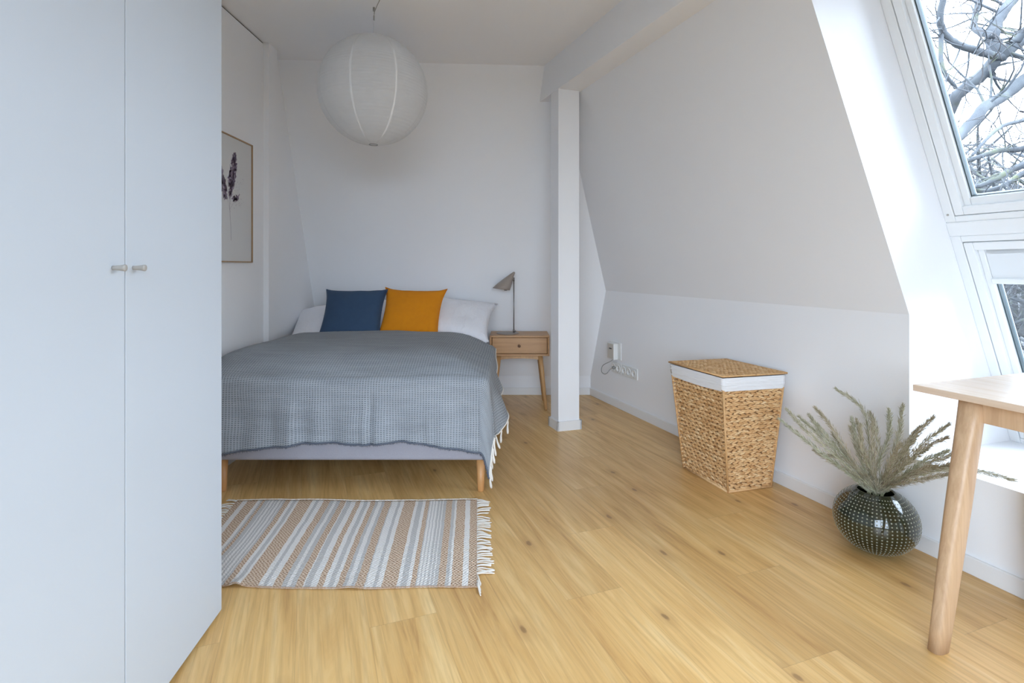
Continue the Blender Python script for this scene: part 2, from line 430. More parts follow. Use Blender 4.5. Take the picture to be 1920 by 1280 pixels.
# beam and post
BD = V((-.387, 1, 0)).normalized()
def beamx(y): return .233+.387*(3.92-y)
m = MB()
ya, yb = 4.2, REAR
m.add([(beamx(ya), ya, 2.351), (beamx(ya)+.36, ya, 2.351), (beamx(ya)+.36, ya, ZC+.02), (beamx(ya), ya, ZC+.02),
       (beamx(yb), yb, 2.351), (beamx(yb)+.36, yb, 2.351), (beamx(yb)+.36, yb, ZC+.02), (beamx(yb), yb, ZC+.02)],
      [(0,1,2,3), (4,7,6,5), (0,4,5,1), (1,5,6,2), (2,6,7,3), (3,7,4,0)])
struct(m.build('trim_3', M['wall'], bevel=.003), 'white ceiling beam running along the roof slope')
PC = V((.319, 3.70, 0)); px_ = V((.95, .31, 0)).normalized(); py_ = V((-.36, 1, 0)).normalized()
def PT(p): return PC+px_*p.x+py_*p.y+V((0, 0, p.z))
struct(MB().box((0, 0, 0), (.158, .13, 2.353), PT).build('trim_4', M['wall'], bevel=.004), 'white square post under the ceiling beam')
m = MB(); t = .012
m.box((-t, -t, 0), (.158+t, 0, .065), PT); m.box((-t, -t, 0), (0, .13+t, .065), PT); m.box((.158, -t, 0), (.158+t, .13+t, .065), PT); m.box((-t, .13, 0), (.158+t, .13+t, .065), PT)
struct(m.build('baseboard_post', M['trim']), 'white skirting around the foot of the post')

# baseboards
def RWT(p): return K0+DU*p.x-NH*p.y+V((0, 0, p.z))
m = MB().box((-.02, 0, 0), (3.36, .013, .065), RWT); m.box((3.362, 0, 0), (8, .013, .065), RWT)
struct(m.build('baseboard_right', M['trim'], bevel=.003), 'white skirting along the right wall')
struct(MB().box((XL-.04, 4.747, 0), (.71, 4.76, .065)).build('baseboard_back', M['trim'], bevel=.003), 'white skirting along the back wall')
struct(MB().box((XL, REAR, 0), (XL+.013, 3.51, .065)).build('baseboard_left', M['trim'], bevel=.003), 'white skirting along the left wall')

# ------------------------------------------------------------------ windows
def ring(m, u0, u1, v0, v1, tu, w0, w1, tv=None, tb=None):
    T = lambda p: W(p.x, p.y, p.z)
    tv = tv or tu; tb = tb or tv
    m.box((u0, v0, w0), (u0+tu, v1, w1), T); m.box((u1-tu, v0, w0), (u1, v1, w1), T)
    m.box((u0+tu, v0, w0), (u1-tu, v0+tb, w1), T); m.box((u0+tu, v1-tv, w0), (u1-tu, v1, w1), T)
    return m
T = lambda p: W(p.x, p.y, p.z)
WW = 1.18
def roof_window(name, u, v0, v1, label, blind):
    o = emptystruct(name, label)
    # fixed frame
    ring(MB(), u, u+WW, v0, v1, .040, -.004, .11, .028, .026).build('window_frame', M['window'], o, bevel=.004)
    ring(MB(), u+.002, u+WW-.002, v0+.002, v1-.002, .045, .035, .10, .035, .030).build('window_seal', M['gasket'], o)
    a, b, c, d = u+.044, u+WW-.044, v0+.029, v1-.031
    s = ring(MB(), a, b, c, d, .034, -.006, .075, .034, .036)
    sash = s.build('sash', M['window'], o, bevel=.004)
    s = ring(MB(), a+.033, b-.033, c+.033, d-.033, .026, .012, .07, .030, .034)
    s.build('sash_bead', M['window'], sash, bevel=.006, seg=3)
    ring(MB(), a+.056, b-.056, c+.062, d-.060, .008, .028, .055).build('glass_gasket', M['gasket'], sash)
    MB().box((a+.060, c+.066, .040), (b-.060, d-.064, .046), T).build('glass_pane', M['glass'], sash)
    if blind:
        bl = MB().box((a+.060, d-.165, .012), (b-.060, d-.030, .030), T).build('blind', M['blind'], o, bevel=.003)
        MB().box((a+.058, d-.187, .002), (b-.058, d-.163, .026), T).build('blind_bar', M['window'], bl, bevel=.005)
    else:
        MB().tube([W(u+.018, v0+.035, -.006), W(u+.018, v0+.035, -.002)], .0045, 12).build('screw_cap', M['knob'], o)
    return o
roof_window('window_1', 0, .578, 1.72, 'upper roof window with white frame', False)
roof_window('window_2', 0, -.447, .516, 'lower roof window with white frame and rolled blind', True)
roof_window('window_added_upper', WW+.10, .578, 1.72, 'added upper roof window nearer the camera, out of view, for more light', False)  # second pair, added out of view to bring in more daylight
roof_window('window_added_lower', WW+.10, -.447, .516, 'added lower roof window nearer the camera, out of view, for more light', True)
struct(MB().box((0, .516, -.006), (US, .578, .10), T).build('trim_5', M['window'], bevel=.004), 'white batten between upper and lower roof windows')
struct(MB().box((WW, -.447, -.006), (WW+.10, 1.72, .10), T).build('trim_6', M['window'], bevel=.004), 'white batten between the window pair and the added pair')
# rear window, added out of view to let in fill light
o = emptystruct('window_added_rear', 'added large window behind the camera for fill light')
m = MB()
def rb(m, x0, x1, z0, z1, t, a, b):
    m.box((x0, a, z0), (x0+t, b, z1)); m.box((x1-t, a, z0), (x1, b, z1)); m.box((x0+t, a, z0), (x1-t, b, z0+t)); m.box((x0+t, a, z1-t), (x1-t, b, z1)); return m
rb(m, WX0, WX1, WZ0, WZ1, .06, REAR-.10, REAR-.03); m.box(((WX0+WX1)/2-.04, REAR-.10, WZ0), ((WX0+WX1)/2+.04, REAR-.03, WZ1))
m.build('window_frame', M['window'], o, bevel=.004)
MB().box((WX0+.06, REAR-.07, WZ0+.06), (WX1-.06, REAR-.065, WZ1-.06)).build('glass_pane', M['glass'], o)
o = emptystruct('window_added_side', 'added glazing in the left wall behind the camera for fill light')  # unseen side opening, added to throw daylight on the roof slope
m = MB()
for a, b in ((LY0, LY0+.06), (LY1-.06, LY1), ((LY0+LY1)/2-.04, (LY0+LY1)/2+.04)): m.box((XL-.045, a, LZ0), (XL-.005, b, LZ1))
for a, b in ((LZ0, LZ0+.06), (LZ1-.06, LZ1)): m.box((XL-.045, LY0+.06, a), (XL-.005, LY1-.06, b))
m.build('window_frame', M['window'], o, bevel=.004)
MB().box((XL-.030, LY0+.06, LZ0+.06), (XL-.025, LY1-.06, LZ1-.06)).build('glass_pane', M['glass'], o)
# daylight portals at the openings (sampling aid for the sky light)
def portal(name, c, x, n_, sx, sy):
    ld = bpy.data.lights.new(name, 'AREA'); ld.shape = 'RECTANGLE'; ld.size = sx; ld.size_y = sy; ld.cycles.is_portal = True
    l = bpy.data.objects.new(name, ld); COL.objects.link(l)
    z = -n_.normalized(); x = x.normalized(); y = z.cross(x)
    l.matrix_world = Matrix(((x.x, y.x, z.x, c.x), (x.y, y.y, z.y, c.y), (x.z, y.z, z.z, c.z), (0, 0, 0, 1)))
portal('roof_daylight', W(US/2, .63, .14), DU, -WN, US+.1, 2.3)
portal('rear_daylight', V(((WX0+WX1)/2, REAR-.14, (WZ0+WZ1)/2)), V((1, 0, 0)), V((0, 1, 0)), WX1-WX0, WZ1-WZ0)

portal('side_daylight', V((XL-.08, (LY0+LY1)/2, (LZ0+LZ1)/2)), V((0, 1, 0)), V((1, 0, 0)), LY1-LY0, LZ1-LZ0)

# ------------------------------------------------------------------ wardrobe
wdir = V((.0872, -.9962, 0)); wn = V((.9962, .0872, 0))      # along the front towards the camera; out of the front
WC = V((-.943, 1.751, 0))
ward = thing('wardrobe', 'tall white wardrobe with plain doors and small grey knobs', 'wardrobe', WC, math.atan2(wdir.y, wdir.x))
# local: x towards the camera, y = depth into the wardrobe... front face looks to -(-y)
m = MB(); H = 2.36; D = -.60; x1 = 2.0
m.box((.0, D, 0), (.018, -.020, H)); m.box((x1-.018, D, 0), (x1, -.020, H)); m.box((.018, D, 0), (x1-.018, D+.01, H))
m.box((.018, D+.01, H-.018), (x1-.018, -.020, H)); m.box((.018, D+.01, .05), (x1-.018, -.020, .068)); m.box((.018, -.06, 0), (x1-.018, -.045, .05))
for k in range(1, 4): m.box((.5*k-.009, D+.01, .068), (.5*k+.009, -.06, H-.018))
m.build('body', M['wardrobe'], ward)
def knob(parent, x):
    prof = [(.0001, 0), (.0052, 0), (.0050, .004), (.0058, .014), (.0070, .022), (.0078, .0255), (.0074, .0275), (.0045, .0285), (.0001, .0286)]
    k = MB().lathe(prof, 20)
    k.v = [V((x+p.x, p.z, 1.12+p.y)) for p in k.v]
    k.build('knob', M['knob'], parent, smooth=True)
for k, kx in ((0, .47), (1, .045), (2, .47), (3, .045)):
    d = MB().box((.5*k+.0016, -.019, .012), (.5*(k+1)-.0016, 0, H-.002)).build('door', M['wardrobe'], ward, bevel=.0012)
    knob(d, .5*k+kx)

# ------------------------------------------------------------------ bed
BX0, BX1, BY0, BY1 = -1.49, -.12, 2.665, 4.655
bed = thing('bed', 'double bed with grey upholstered base and wooden legs', 'bed', ((BX0+BX1)/2, (BY0+BY1)/2, 0))
bw, bl_ = (BX1-BX0)/2, (BY1-BY0)/2
MB().box((-bw, -bl_, .165), (bw, bl_, .34)).build('bed_base', M['upholstery'], bed, bevel=.018, seg=4, smooth=True)
MB().box((-bw+.005, -bl_+.02, .34), (bw-.005, bl_-.04, .50)).build('mattress', M['bedding'], bed, bevel=.045, seg=5, smooth=True)
for sx in (-1, 1):
    for sy in (-1, 1):
        MB().lathe([(.0001, 0), (.0145, 0), (.016, .004), (.0235, .165), (.0001, .165)], 24, (sx*(bw-.037), sy*(bl_-.045), 0)).build('leg', M['leg_wood'], bed, smooth=True)

# ------------------------------------------------------------------ throw and duvet
XR, XLB, YF, YB = -.155, -1.545, 2.668, 3.80
def sstep(a, b, x):
    t = min(max((x-a)/(b-a), 0), 1); return t*t*(3-2*t)
def bed_top(x, y):
    z = .682+.012*math.sin(3.1*x+1)*math.cos(2.3*y)+.006*noise.noise(V((x*5, y*5, 1)))
    f1 = .085*(1-max(XR-x, 0)/.30)**2 if XR-x < .30 else 0
    f2 = .085*(1-max(y-YF, 0)/.32)**2 if y-YF < .32 else 0
    z -= max(f1, f2)+.25*min(f1, f2)
    d = x-XLB
    if d < .14: z -= .03*(1-max(d, 0)/.14)**2
    z += -.06*sstep(3.66, 3.82, y)**2
    return z
def lerp_pts(pts, x):
    if x <= pts[0][0]: return pts[0][1]
    for (a, p), (b, q) in zip(pts, pts[1:]):
        if x <= b: return p+(q-p)*(x-a)/(b-a)
    return pts[-1][1]
def hem_b(x):      # overhang at the foot, from the height of the hem above the floor
    z = lerp_pts([(-1.6, .218), (-1.4, .222), (-1.24, .243), (-1.0, .268), (-.85, .270), (-.69, .264), (-.53, .277), (-.34, .253), (-.19, .228), (-.15, .222)], x)
    return bed_top(min(x, XR), YF)-z+.026
def hem_a(y):      # overhang at the right side as a function of y
    return lerp_pts([(2.668, .335), (2.76, .355), (3.1, .235), (3.4, .12), (3.6, .065), (3.85, .03)], y)
def drape(dx, dy, x, y, off=0):
    """dx, dy: cloth lengths beyond the right and foot edges; x, y: clamped position on the bed"""
    z = bed_top(x, y)+off
    r = math.hypot(dx, dy)
    px, py, pz = x, y, z
    if r > 1e-6:
        nx, ny = dx/r, -dy/r
        R0 = .045
        if r < R0*1.57: h = R0*math.sin(r/R0); d = R0*(1-math.cos(r/R0))
        else: h = R0; d = R0+(r-R0*1.57)
        if dy <= 0: fl_ = .06+.24*sstep(0, .16, y-YF)*(1-.3*sstep(3.0, 3.4, y))
        elif dx <= 0: fl_ = .015
        else: fl_ = .015+.065*(math.atan2(dx, dy)/1.57)
        h += fl_*max(d-R0, 0); 
        px += nx*(h+off); py += ny*(h+off); pz = z-off-d*math.sqrt(max(1-fl_*fl_, .1))
        k = sstep(.03, .25, d); z0_ = pz
        if dx <= 0:
            py -= k*(.022*noise.noise(V((x*4.5, z0_*3.5, 4)))+.008*noise.noise(V((x*13, z0_*5, 9)))+.008*math.sin(x*17+.6)+.006*math.sin(x*41+y)+.012*math.exp(-((x+1.075)/.02)**2)-.014*math.exp(-((x+.685)/.012)**2)+.010*math.exp(-((x+.72)/.015)**2)+.009*math.exp(-((x+.405)/.02)**2))+.004*k
        if dy <= 0: px += k*(.018*math.sin(y*24+1.3))
    return V((px, py, pz))
def cloth(u, w, off=0):
    # u: left -> right hem, w: far end -> foot hem
    Lx, Ly = XR-XLB, YB-YF
    # parametrise so that hems follow the measured overhangs
    a_max = hem_a(YB-Ly*min(w/.76, 1)); b_max = hem_b(XLB+Lx*min(u/.78, 1))
    cs = u/.78*Lx if u < .78 else Lx+(u-.78)/.22*a_max
    ct = w/.76*Ly if w < .76 else Ly+(w-.76)/.24*b_max
    x = XLB+min(cs, Lx); y = YB-min(ct, Ly)
    return drape(max(cs-Lx, 0), max(ct-Ly, 0), x, y, off), cs, ct
NU, NV = 220, 170
m = MB(); uvs = []
for j in range(NV+1):
    for i in range(NU+1):
        p, cs, ct = cloth(i/NU, j/NV)
        p.z += .0012*noise.noise(V((cs*30, ct*30, 0)))
        m.v.append(p); uvs.append((cs, ct))
m.f = [(j*(NU+1)+i, j*(NU+1)+i+1, (j+1)*(NU+1)+i+1, (j+1)*(NU+1)+i) for j in range(NV) for i in range(NU)]
thr = thing('throw_blanket', 'grey blue waffle weave throw blanket draped over the bed', 'blanket')
tb = m.build('cloth', M['throw'], thr, smooth=True, solid=.006)
ul = tb.data.uv_layers.new(name='UVMap')
for lp in tb.data.loops: ul.data[lp.index].uv = uvs[lp.vertex_index]
# fuzzy dark edge at the foot hem: short yarn ends along a thin seam
m = MB(); rr = random.Random(3)
seam = [cloth(i/260, 1)[0]+V((0, -.003, -.001)) for i in range(261)]
m.tube(seam, .0042, 5)
for i in range(900):
    t_ = rr.random(); p = cloth(t_, 1)[0]+V((0, -.002, 0)); q = p+V((rr.uniform(-.008, .008), rr.uniform(-.006, .005), -rr.uniform(.005, .013)))
    m.tube([p, q], [.0013, .0005], 3, False)
tag(m.build('frayed_hem', M['throw_edge'], thr, smooth=True), 'dark slate frayed edge along the foot end')
# side hem: pale seam and tassels
m = MB().tube([cloth(1, i/120)[0]+V((.002, 0, 0)) for i in range(121)], .0035, 6)
m.build('side_seam', M['cotton'], thr, smooth=True)
nt = 9
for i in range(nt):
    w_ = 1-(.01 if i == 0 else .045*i)
    if w_ < .05: break
    p = cloth(1, w_)[0]; Lt = .058+.012*rr.random()
    lean = V((rr.uniform(.0, .03), rr.uniform(-.015, .01), 0))
    pts = [p+V((0, 0, .006)), p+V((.004, 0, -.004))+lean*.2, p+lean*.5+V((0, 0, -Lt*.45)), p+lean*.8+V((0, 0, -Lt*.8)), p+lean+V((0, 0, -Lt))]
    MB().tube(pts, [.0025, .0035, .0050, .0066, .0040], 8).build('tassel', M['cotton'], thr, smooth=True)
# duvet below the throw
m = MB(); nu, nv = 60, 50
def duv(u, w, top):
    x = XLB+.04+(XR-.01-XLB-.04)*u; y = YF+.015+(3.86-YF)*w
    e = min(u, 1-u)*(XR-XLB); f = min(w, 1-w)*(YB-YF)
    zt = bed_top(min(x, XR), min(y, YB-.08))-.030
    zt = min(zt, .655-.16*max(0, 1-(XR-x)/.12)**2-.16*max(0, 1-(y-YF)/.12)**2)
    zb = .505
    k = min(e/.04, 1)*min(f/.04, 1); k = math.sqrt(max(0, 1-(1-k)**2))
    zm = (zt*.35+zb*.65)
    return (x, y, zm+((zt if top else zb)-zm)*k)
m.grid(lambda u, w: duv(u, w, True), nu, nv); m.grid(lambda u, w: duv(u, w, False), nu, nv)
dv = m.build('duvet', M['bedding'], smooth=True); tag(dv, 'white duvet on the mattress under the grey blue throw', 'duvet')

# ------------------------------------------------------------------ pillows and cushions
def pillow_mesh(w, h, t, seed=0, pinch=.06, ear=.02, wr=.012, n_=36):
    m = MB()
    def P(u, v, sgn):
        a, b = 2*u-1, 2*v-1
        th = t*((1-abs(a)**2.4)*(1-abs(b)**2.4))**.42 if abs(a) < 1 and abs(b) < 1 else 0
        x = a*w/2*(1-pinch*(1-b*b)*abs(a)**3)
        y = b*h/2*(1-pinch*(1-a*a)*abs(b)**3)
        x += ear*a**5*abs(b)**5; y += ear*b**5*abs(a)**5
        q = noise.noise(V((x*6+seed, y*6, seed*2)))*wr+noise.noise(V((x*16+seed, y*9, 3+seed)))*wr*.5
        return V((x, y, sgn*(th/2)+q*(th/t)**.5 if t else 0))
    m.grid(lambda u, v: P(u, v, 1), n_, n_); m.grid(lambda u, v: P(u, v, -1), n_, n_)
    return m
def place(m, M_): m.v = [M_ @ p for p in m.v]; return m
def RT(loc, rx=0, ry=0, rz=0):
    from mathutils import Euler
    return Matrix.Translation(loc) @ Euler((R(rx), R(ry), R(rz)), 'XYZ').to_matrix().to_4x4()
def pill(name, mt, m, loc, rx, ry, rz, label, cat):
    o = m.build(name, mt, None, smooth=True); w_ = o.modifiers.new('weld', 'WELD'); w_.merge_threshold = .0005
    o.matrix_world = RT(loc, rx, ry, rz); return tag(o, label, cat)
pl = pill('pillow', M['bedding'], pillow_mesh(.78, .62, .17, 1, .03), (-1.258, 4.11, .712), 18, -6, 11, 'white pillow at the left wall behind the blue cushion', 'pillow')
pr = pill('pillow', M['bedding'], pillow_mesh(.76, .60, .19, 5), (-.535, 4.15, .725), 22, 3, -3, 'white pillow with a small navy tag behind the mustard cushion', 'pillow')
# small navy tag on the right pillow (part)
tg = MB().box((-.013, -.004, -.001), (.013, .004, .001)).build('label_tag', M['navy'], pr); tg.location = (.358, -.285, .012)
def cushion(name, key, w, h, t, loc, lean, ry, rz, label, seed, ear):
    m = pillow_mesh(w, h, t, seed, .07, ear, .010, 44)
    o = m.build(name, M[key], None, smooth=True); q = o.modifiers.new('weld', 'WELD'); q.merge_threshold = .0005
    from mathutils import Euler
    o.matrix_world = Matrix.Translation(loc) @ Matrix.Rotation(R(rz), 4, 'Z') @ Matrix.Rotation(R(lean), 4, 'X') @ Matrix.Rotation(R(ry), 4, 'Z')
    e = []
    for k in range(4):
        c = [(-1, -1), (1, -1), (1, 1), (-1, 1)]; a, b = c[k], c[(k+1) % 4]
        for q_ in range(14):
            t_ = q_/14; aa = a[0]+(b[0]-a[0])*t_; bb = a[1]+(b[1]-a[1])*t_
            x = aa*w/2*(1-.07*(1-bb*bb)*abs(aa)**3)+ear*aa**5*abs(bb)**5; y = bb*h/2*(1-.07*(1-aa*aa)*abs(bb)**3)+ear*bb**5*abs(aa)**5
            e.append(V((x, y, 0)))
    e.append(e[0])
    MB().tube(e, .0035, 6, False).build('piping', M[key], o, smooth=True)
    return tag(o, label, 'cushion')
cushion('cushion', 'blue', .43, .43, .15, (-1.150, 3.89, .780), 52, 0, 3, 'dusty blue velvet cushion leaning on the left white pillow', 2, .012)
cushion('cushion', 'mustard', .43, .43, .15, (-.735, 3.94, .775), 54, -2, -1, 'mustard yellow velvet cushion beside the blue one', 9, .022)

# ------------------------------------------------------------------ nightstand
ns = thing('nightstand', 'small oak nightstand with one drawer and splayed legs', 'nightstand', (.060, 4.40, 0), 0)
w2, d2 = .236, .150; z0, z1 = .424, .586; t = .016
m = MB(); m.box((-w2, -d2, z1-t), (w2, d2, z1)); m.box((-w2, -d2, z0), (w2, d2, z0+t)); m.box((-w2, -d2, z0+t), (-w2+t, d2, z1-t)); m.box((w2-t, -d2, z0+t), (w2, d2, z1-t)); m.box((-w2+t, d2-.008, z0+t), (w2-t, d2, z1-t))
m.build('case', M['oak_x'], ns, bevel=.002)
dr = MB().box((-w2+t+.003, -d2+.006, z0+t+.003), (w2-t-.003, -d2+.022, z1-t-.003)).build('drawer', M['oak_x'], ns, bevel=.002)
k = MB().lathe([(.0001, 0), (.006, 0), (.006, .008), (.0115, .013), (.012, .018), (.009, .022), (.0001, .023)], 20)
k.v = [V((-.004+p.x, -d2+.006-p.z, (z0+z1)/2+p.y)) for p in k.v]; k.build('knob', M['brown_knob'], dr, smooth=True)
# frame with arched aprons
def apron(y):
    m = MB(); n_ = 16; vs = []
    for i in range(n_+1):
        a = -.155+.31*i/n_; zz = .399-.010*(abs(2*i/n_-1)**3)
        vs += [(a, y-.009, z0), (a, y-.009, zz), (a, y+.009, zz), (a, y+.009, z0)]
    fs = []
    for i in range(n_):
        for j in range(4): fs.append((i*4+j, i*4+(j+1) % 4, (i+1)*4+(j+1) % 4, (i+1)*4+j))
    fs += [(0, 1, 2, 3), (n_*4+3, n_*4+2, n_*4+1, n_*4)]
    return m.add(vs, fs)
for y in (-.105, .105): apron(y).build('apron', M['oak_z'], ns)
for sx in (-1, 1):
    MB().box((sx*.158-.009, -.10, .399), (sx*.158+.009, .10, z0)).build('apron', M['oak_z'], ns)
    for sy in (-1, 1):
        top = V((sx*.165, sy*.112, z0)); bot = V((sx*.208, sy*.155 if sy < 0 else .150, 0))
        if sy < 0: bot.y = -.15
        MB().tube([bot, bot+(top-bot)*.02, bot+(top-bot)*.7, top], [.0105, .0125, .018, .0185], 20).build('leg', M['oak_z'], ns, smooth=True)

# ------------------------------------------------------------------ table lamp
tl = thing('table_lamp', 'taupe metal table lamp with tilted cone shade on the nightstand', 'lamp', (-.035, 4.385, .586))
MB().lathe([(.0001, 0), (.092, 0), (.0935, .003), (.092, .006), (.08, .0075), (.0001, .008)], 48).build('base', M['lamp'], tl, smooth=True)
MB().tube([(.050, 0, .006), (.050, 0, .425)], .0045, 14).build('pole', M['lamp_metal'], tl, smooth=True)
m = MB().tube([(.050, 0, .008), (.050, 0, .034)], .008, 14); m.tube([(.050, -.002, .020), (.066, -.010, .020)], .0055, 12)
m.build('clamp', M['lamp_metal'], tl, smooth=True)
# shade: asymmetric cone, apex at the top right, mouth tilted to the lower left
A = V((.052, 0, .512)); C_ = V((-.062, 0, .385)); ax = (C_-A).normalized()
m = MB(); k = 40; rings = []
sidev = V((0, 1, 0)); upv = ax.cross(sidev).normalized()
mouth_l = V((-.122, 0, .372)); mouth_r = V((.018, 0, .352)); mc = (mouth_l+mouth_r)/2; mr = (mouth_r-mouth_l)/2
apc = V((.050, 0, .492))
prof = [(0, .14), (.03, .17), (.2, .30), (.5, .56), (.8, .83), (1, 1)]
vs = []
for t_, r_ in prof:
    cc = apc+(mc-apc)*t_
    # ring plane turns from the pole direction to the mouth plane
    a_ = mr.normalized().lerp(V((.75, 0, -.66)).normalized(), 1-t_).normalized()*mr.length*r_*1.0
    for j in range(k):
        q = 2*math.pi*j/k; vs.append(cc+a_*math.cos(q)+V((0, 1, 0))*(.074*r_)*math.sin(q))
fs = [(i*k+j, i*k+(j+1) % k, (i+1)*k+(j+1) % k, (i+1)*k+j) for i in range(len(prof)-1) for j in range(k)]
# dome closing the apex
b0 = len(vs)
for t_, r_ in ((-.035, .115), (-.058, .06)):
    cc = apc+(mc-apc)*t_; a_ = V((.75, 0, -.66)).normalized()*mr.length*r_
    for j in range(k):
        q = 2*math.pi*j/k; vs.append(cc+a_*math.cos(q)+V((0, 1, 0))*(.074*r_)*math.sin(q))
fs += [(j, b0+j, b0+(j+1) % k, (j+1) % k) for j in range(k)]+[(b0+j, b0+k+j, b0+k+(j+1) % k, b0+(j+1) % k) for j in range(k)]+[tuple(b0+k+j for j in range(k))]
m.add(vs, fs); sh_ = m.build('lamp_shade', M['lamp'], tl, smooth=True, solid=.0018)
MB().tube([(.050, 0, .425), (.046, 0, .455)], [.006, .010], 14).build('joint', M['lamp_metal'], tl, smooth=True)
MB().tube([mc+V((.035, -.01, .012)), mc+V((.035, -.01, -.012))], .012, 16).build('switch', M['dark_plastic'], tl, smooth=True)

# ------------------------------------------------------------------ framed print
PY0, PY1, PZ0, PZ1 = 2.826, 3.328, 1.152, 1.876
pc = V((XL, (PY0+PY1)/2, (PZ0+PZ1)/2))
pic = thing('framed_print', 'framed botanical print of a purple flower stem on the left wall', 'picture', pc)
hy, hz = (PY1-PY0)/2, (PZ1-PZ0)/2; t = .007
m = MB(); m.box((0, -hy, -hz), (.02, -hy+t, hz)); m.box((0, hy-t, -hz), (.02, hy, hz)); m.box((0, -hy+t, -hz), (.02, hy-t, -hz+t)); m.box((0, -hy+t, hz-t), (.02, hy-t, hz))
m.build('frame', M['frame_wood'], pic)
sheet = MB().box((.002, -hy+t, -hz+t), (.013, hy-t, hz-t))
ink = [mat('plum_ink', (.25, .185, .27), .8), mat('faded_lilac_ink', (.40, .35, .42), .8), mat('dark_ink', (.17, .125, .19), .8)]
rr = random.Random(11)
def petal(m, y, z, a, L, w_, x=.0134):
    n_ = 10; vs = []
    for i in range(n_):
        q = 2*math.pi*i/n_; p = V((L*math.cos(q), w_*math.sin(q)*(1+.3*rr.uniform(-1, 1)))); vs.append((x, y+p.x*math.cos(a)-p.y*math.sin(a), z+p.x*math.sin(a)+p.y*math.cos(a)))
    m.add(vs, [tuple(range(n_))])
mm = [MB(), MB(), MB()]
def plume(cy, cz, ty, tz, w_, n_):
    for i in range(n_):
        f = rr.random(); ww = w_*(math.sin(math.pi*(.12+.80*f)))
        y = cy+(ty-cy)*f+rr.uniform(-ww, ww); z = cz+(tz-cz)*f+rr.uniform(-.012, .012)
        k = rr.choice([0, 1, 1, 2, 0]); petal(mm[k], y, z, math.atan2(tz-cz, ty-cy)+rr.uniform(-.9, .9), rr.uniform(.008, .022), rr.uniform(.003, .008), .0134+.0002*k)
plume(-.005, .02, .045, .262, .036, 230)
plume(-.055, -.0, -.115, .165, .03, 120)
plume(.03, .0, .085, .02, .018, 30)
def line(m, pts, w_):
    for (a, b), (c, d) in zip(pts, pts[1:]):
        L = math.hypot(c-a, d-b); nx, nz = -(d-b)/L*w_, (c-a)/L*w_
        m.add([(.0135, a+nx, b+nz), (.0135, a-nx, b-nz), (.0135, c-nx, d-nz), (.0135, c+nx, d+nz)], [(0, 1, 2, 3)])
line(mm[2], [(.004, -.237), (.002, -.16), (-.008, -.10), (-.012, -.04), (-.003, .03), (.02, .10), (.045, .20)], .0012)
line(mm[1], [(-.01, -.07), (-.03, -.02), (-.07, .03), (-.10, .10)], .0009); line(mm[1], [(-.01, -.06), (.03, -.02), (.07, .02), (.10, .09)], .0007)
for i in range(60):
    y = rr.uniform(.02, .15); z = rr.uniform(-.06, .10)+(y-.02)*.3; petal(mm[rr.choice([1, 1, 2])], y, z, rr.uniform(0, 3), rr.uniform(.001, .0045), .0012, .0136)
for i in range(30):
    y = rr.uniform(-.15, .02); z = rr.uniform(-.09, .03); petal(mm[1], y, z, rr.uniform(0, 3), rr.uniform(.001, .004), .001, .0136)
idx = [0]*len(sheet.f)
for k, q in enumerate(mm): sheet.add(q.v, q.f); idx += [k+1]*len(q.f)
me = bpy.data.meshes.new('print_sheet'); me.from_pydata([tuple(p) for p in sheet.v], [], sheet.f)
me.materials.append(mat('grey_print_paper', (.66, .66, .655), .6))
for i_ in ink: me.materials.append(i_)
for p, k in zip(me.polygons, idx): p.material_index = k
ps = bpy.data.objects.new('print_sheet', me); COL.objects.link(ps); ps.parent = pic

# ------------------------------------------------------------------ paper pendant
Rp = .302
pd = thing('paper_lantern', 'large round white rice paper pendant lantern', 'pendant lamp', (-.782, 3.04, 2.116))
m = MB()
prof = []
nr = 132
for i in range(nr+1):
    a = -math.pi/2+.075+(math.pi-.15-.06)*i/nr
    r = Rp*math.cos(a); z = Rp*math.sin(a)
    prof.append((r*(1-.0035*(i % 3 == 0)), z))
m.lathe(prof, 96)
# irregular fine pleats
m.v = [V((p.x, p.y, p.z+.0015*noise.noise(V((p.x*9, p.y*9, p.z*4))))) for p in m.v]
shd = m.build('lamp_shade', M['paper'], pd, smooth=True)
# glued paper seams from pole to pole
for k in range(8):
    a0 = k*math.pi/4+R(-98)
    def sm(u, w, a0=a0):
        a = -math.pi/2+.075+(math.pi-.15-.06)*w; r = Rp*1.0015*math.cos(a); q = a0+(u-.5)*.034/max(math.cos(a), .25)
        return V((r*math.cos(q), r*math.sin(q), Rp*1.0015*math.sin(a)))
    MB().grid(sm, 2, 60).build('paper_seam', M['seam'], pd, smooth=True)
MB().tube([V((.024*math.cos(q*math.pi/12), .024*math.sin(q*math.pi/12), -Rp*.998)) for q in range(25)], .0015, 6, False).build('wire_ring', M['lamp_metal'], pd, smooth=True)
MB().tube([(0, 0, Rp*.9), (0, 0, .30), (.003, 0, .44)], .0016, 6).build('cord', M['string'], pd)
m = MB().tube([(.003, 0, .40), (.003, 0, .425)], .004, 10); m.tube([(.003, 0, .425), (.006, 0, .445), (.003, 0, .468)], .0022, 8); m.tube([(.003, 0, .452), (.003, 0, .472)], .007, 12)
m.build('ceiling_hook', M['knob'], pd)
MB().tube([(.003, 0, .44), (.03, -.05, .452), (.075, -.13, .466), (.3, -.6, .469), (.45, -1.0, .469)], .0022, 6).build('supply_cable', M['knob'], pd)

